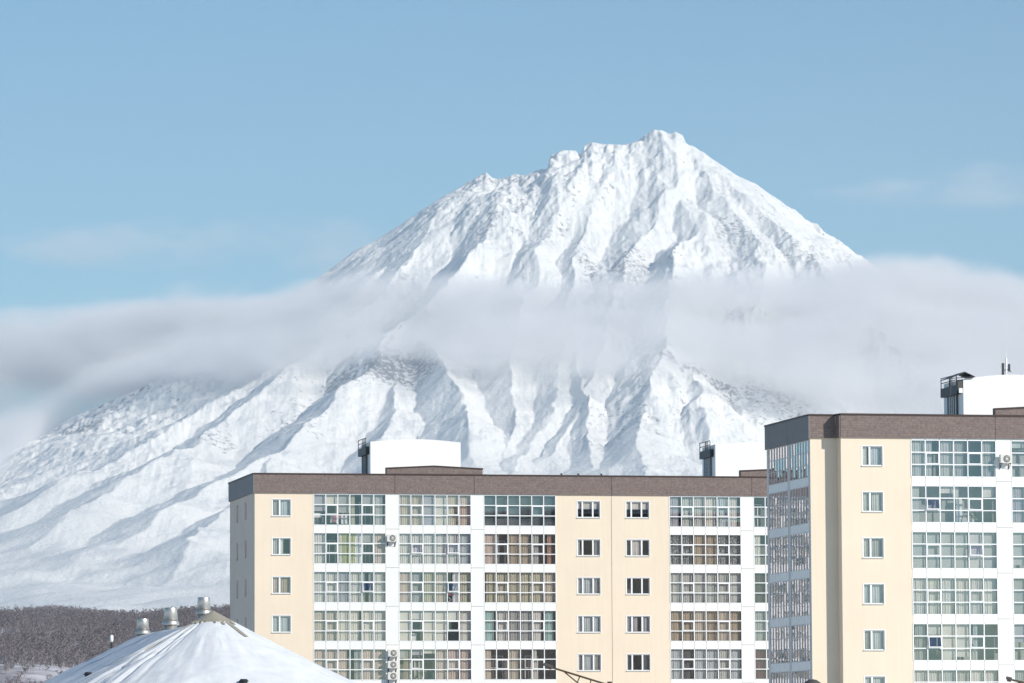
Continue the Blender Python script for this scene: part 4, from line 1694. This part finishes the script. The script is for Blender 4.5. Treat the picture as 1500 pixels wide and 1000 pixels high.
# ================================================================== SNOWY ROOF IN FRONT
P1 = Vector((-9.83, 150.0, 15.27))                   # front end of the ridge
P2 = Vector((-13.45, 167.0, 15.27))                  # rear end
SLOPE = .515
RDROP = .20
rd = (P2 - P1).normalized()


def roof_point(a, d, lift=0.0):
    """a: angle 0..1 round the stadium (0.5 = straight to the front), d: metres from the ridge"""
    ln = (P2 - P1).length
    back = math.atan2(rd.y, rd.x)
    per = [('cone', P1), ('side', None), ('cone2', P2), ('side2', None)]
    x = (a % 1.0) * 4
    if x < 1:                                        # front half cone, from the right side round to the left side
        th = back - math.pi / 2 - x * math.pi
        c = P1
    elif x < 2:                                      # left slope
        th = back + math.pi / 2
        c = P1.lerp(P2, x - 1) - Vector((0, 0, RDROP * float(sstep(0, .08, x - 1))))
    elif x < 3:
        th = back + math.pi / 2 - (x - 2) * math.pi
        c = P2 - Vector((0, 0, RDROP))
    else:
        th = back - math.pi / 2
        c = P2.lerp(P1, x - 3) - Vector((0, 0, RDROP * float(sstep(0, .08, 4 - x))))
    return Vector((c.x + math.cos(th) * d, c.y + math.sin(th) * d, c.z - SLOPE * d + lift))


pav = empty('pavilion', (-11.6, 158, 0), 0, 'building with a wide snow covered hipped roof in the left foreground', 'building')
nA, nD, DM = 400, 60, 7.6
uu = np.concatenate([np.linspace(0, .25, 170, endpoint=False), np.linspace(.25, .5, 110, endpoint=False),
                     np.linspace(.5, .75, 50, endpoint=False), np.linspace(.75, 1, 70, endpoint=False)])
pts_ = []
for a in uu:
    for j in range(nD):
        d = DM * (j / (nD - 1)) ** 1.15
        pts_.append(roof_point(a, d))
pts_ = np.array([tuple(p) for p in pts_])
xx_, yy_ = pts_[:, 0], pts_[:, 1]
dd_ = np.tile(DM * (np.arange(nD) / (nD - 1)) ** 1.15, nA)
aa_ = np.repeat(uu, nD)
snow_t = .10 + (fbm(xx_ * .55, yy_ * .55, 500, 4) - .5) * .16 + (fbm(aa_ * 90, dd_ * .45, 510, 4) - .5) * .07 * sstep(.6, 2.2, dd_)
# snow has slid off in furrows on the left
left = sstep(.175, .20, aa_) * sstep(.32, .245, aa_)
snow_t -= left * .10 * sstep(.52, .64, fbm(aa_ * 260, dd_ * .5, 520, 3)) * sstep(.4, 1.0, dd_)
pts_[:, 2] += snow_t * sstep(0, .5, dd_) + .02
pts_ -= np.array([-11.6, 158, 0])
k_ = np.arange(nA)
fa = []
idx = np.arange(nA * nD).reshape(nA, nD)
nx_ = np.roll(idx, -1, axis=0)
fa = np.stack([idx[:, :-1], nx_[:, :-1], nx_[:, 1:], idx[:, 1:]], -1).reshape(-1, 4)[:, ::-1]
rm_ = grid_mesh('roof', pts_.astype(np.float32), fa)
m_, nt_, out_ = new_mat('roof_snow_cover')
geo_ = N(nt_, 'ShaderNodeNewGeometry')
no_ = N(nt_, 'ShaderNodeTexNoise')
no_.inputs['Scale'].default_value = 2.2
no_.inputs['Detail'].default_value = 8
nt_.links.new(geo_.outputs['Position'], no_.inputs['Vector'])
cr_ = N(nt_, 'ShaderNodeValToRGB')
cr_.color_ramp.elements[0].position = .3
cr_.color_ramp.elements[0].color = (.70, .72, .76, 1)
cr_.color_ramp.elements[1].position = .7
cr_.color_ramp.elements[1].color = (.80, .81, .82, 1)
nt_.links.new(no_.outputs['Fac'], cr_.inputs[0])
bp_ = N(nt_, 'ShaderNodeBump')
bp_.inputs['Strength'].default_value = .35
bp_.inputs['Distance'].default_value = .06
nt_.links.new(no_.outputs['Fac'], bp_.inputs['Height'])
p_ = N(nt_, 'ShaderNodeBsdfPrincipled')
p_.inputs['Roughness'].default_value = .7
p_.inputs['Subsurface Weight'].default_value = .0
nt_.links.new(cr_.outputs[0], p_.inputs['Base Color'])
nt_.links.new(bp_.outputs[0], p_.inputs['Normal'])
nt_.links.new(p_.outputs[0], out_.inputs[0])
rm_.materials.append(m_)
roof = link('roof', rm_, pav)


def rel(v):
    return (v.x + 11.6, v.y - 158, v.z)


# walls under the eaves
wl = MB()
nW = 64
ring = [rel(roof_point(k / nW, 6.9)) for k in range(nW)]
b0 = 0
for p in ring:
    wl.v += [(p[0], p[1], 0), (p[0], p[1], p[2] - .12)]
for k in range(nW):
    k2 = (k + 1) % nW
    wl.f.append((2 * k, 2 * k2, 2 * k2 + 1, 2 * k + 1))
wl.build('wall', M['cream'], pav)

# beige sheet metal cap over the front end, with a toothed edge and one long bare strip
cap = MB()
nC = 52
apex = rel(P1 + Vector((0, 0, .16)))
cap.v.append(apex)
for k in range(nC):
    a = k / (nC - 1) * .25
    d = .66 + (.07 if k % 4 < 2 else 0) + .05 * math.sin(k * 1.7)
    cap.v.append(rel(roof_point(a, d, .15)))
    cap.v.append(rel(roof_point(a, d + .01, .06)))
for k in range(nC - 1):
    b = 1 + 2 * k
    cap.f.append((0, b, b + 2))
    cap.f.append((b, b + 1, b + 3, b + 2))
cap.build('ridge_cap', M['ridge'], roof)
st = MB()
for a, d0, d1, w0, w1 in ((.083, .72, 1.75, .010, .0035), (.105, .72, .95, .006, .004), (.13, .70, .84, .006, .003), (.066, .7, .95, .008, .003)):
    st.quad(rel(roof_point(a - w0, d0, .15)), rel(roof_point(a + w0, d0, .15)), rel(roof_point(a + w1, d1, .17)), rel(roof_point(a - w1, d1, .17)))
st.build('bare_strip', M['ridge'], roof)
# standing seams showing through the snow on the left
for a, d0, d1, lift, wd in ((.214, .72, 2.6, .075, .03), (.226, .70, 4.6, .085, .04), (.232, .75, 6.0, .10, .025), (.244, .75, 5.0, .08, .04), (.252, .8, 6.5, .09, .03),
                          (.266, .5, 4.4, .08, .03), (.285, .4, 5.5, .085, .03), (.31, .4, 5.0, .08, .03)):
    sm = MB()
    n = 22
    for k in range(n):
        q0 = d0 + (d1 - d0) * k / n
        q1 = d0 + (d1 - d0) * (k + 1) / n
        sm.bar(rel(roof_point(a, q0, lift)), rel(roof_point(a, q1 - .004, lift)), wd, wd * 1.5)
    sm.build('seam', M['ridge'], roof)


def ventilator(x, y, zbase, s=1.0):
    v = MB().lathe(0, 0, [(.22, -1.2), (.22, .02)], 20).build('roof_ventilator', M['galv'], pav, (x + 11.6, y - 158, zbase), smooth=True)
    v.scale = (s, s, s)
    MB().lathe(0, 0, [(.25, .0), (.30, .02), (.30, .05), (.285, .14), (.255, .16)], 24).build('collar', M['galv'], v, smooth=True)
    MB().lathe(0, 0, [(.245, .161), (.225, .50), (.223, .60), (.215, .61)], 24).build('drum', M['galv'], v, smooth=True)
    return v


for (x_, y_, z_, s_) in ((-10.27, 152.0, 15.36, .92), (-11.93, 159.5, 15.20, 1.0), (-13.33, 164.8, 15.02, .92)):
    ventilator(x_, y_, z_, s_)
for (a, d) in ((.251, 4.08), (.1198, 4.66)):
    p = rel(roof_point(a, d, .0))
    MB().lathe(p[0], p[1], [(.12, p[2] - .2), (.12, p[2] + .16), (.17, p[2] + .17), (.10, p[2] + .25)], 14).build('vent_pipe', M['steel'], pav)


# ------------------------------------------------------------------ lamps and truss arms poking into the frame
def wpt(px, py, y):
    a, b = px - 750, 500 - py
    c, s = math.cos(ROLL), math.sin(ROLL)
    a2, b2 = a * c + b * s, -a * s + b * c
    dy = FPX * math.cos(PITCH) - b2 * math.sin(PITCH)
    dz = FPX * math.sin(PITCH) + b2 * math.cos(PITCH)
    return Vector((a2 / dy * y, y, CAM_Z + dz / dy * y))


def truss_lamp(tip, end, depth_y, label):
    r = empty('lamp_arm', (end.x, depth_y, 0), 0, label, 'lamp')
    o = Vector((end.x, depth_y, 0))
    a, b = tip - o, end - o
    d = (b - a)
    MB().bar(a + d * .12, b, .05).build('chord', M['boom'], r)
    lo = a + d * .30
    lo_e = b + Vector((0, 0, -.62))
    MB().bar(lo, lo_e, .035).build('chord', M['boom'], r)
    for k, t in enumerate((.36, .60, .84)):
        u0 = a.lerp(b, .30 + .7 * t)
        l0 = lo.lerp(lo_e, t - .06)
        MB().bar(u0, l0, .03).build('strut', M['boom'], r)
    MB().bar(b + Vector((.0, 0, .1)), Vector((b.x, 0, 0)), .12).build('mast', M['boom'], r)
    hd = MB()
    c1, c2 = a, a + d * .14
    hd.bar(c1 + Vector((0, 0, .02)), c2 + Vector((0, 0, .02)), .14, .08)
    hd.bar(c1 + d * .02 - Vector((0, 0, .04)), c2 - d * .02 - Vector((0, 0, .04)), .10, .05)
    hd.build('lamp_head', M['acdark'], r, bevel=.01)
    return r


truss_lamp(wpt(796, 973, 120), wpt(893, 1003, 120), 120, 'rusty truss arm with a grey floodlight at its tip, in front of the cream wall')
truss_lamp(wpt(1474, 993, 120), wpt(1530, 1006, 120), 120, 'dark lamp arm just entering the frame at the bottom right corner')


def post_lamp(p, label, dome, mat):
    r = empty('street_lamp', (p.x, p.y, 0), 0, label, 'street lamp')
    MB().lathe(0, 0, [(.06, 0), (.04, p.z - .3)], 10).build('post', M['steel'], r)
    if dome:
        MB().lathe(0, 0, [(.05, p.z - .301), (.28, p.z - .22), (.24, p.z - .1), (.12, p.z - .02), (.03, p.z)], 18).build('lamp_head', M[mat], r, smooth=True)
    else:
        MB().lathe(0, 0, [(.04, p.z - .299), (.07, p.z - .25), (.075, p.z - .05), (.03, p.z)], 14).build('lamp_head', M[mat], r, smooth=True)


post_lamp(wpt(1190, 994, 130), 'dark domed lamp head just showing below the tinted glass corner', True, 'acdark')
post_lamp(wpt(163.5, 929, 190), 'small pale lamp on a post behind the left edge of the snowy roof', False, 'frame')
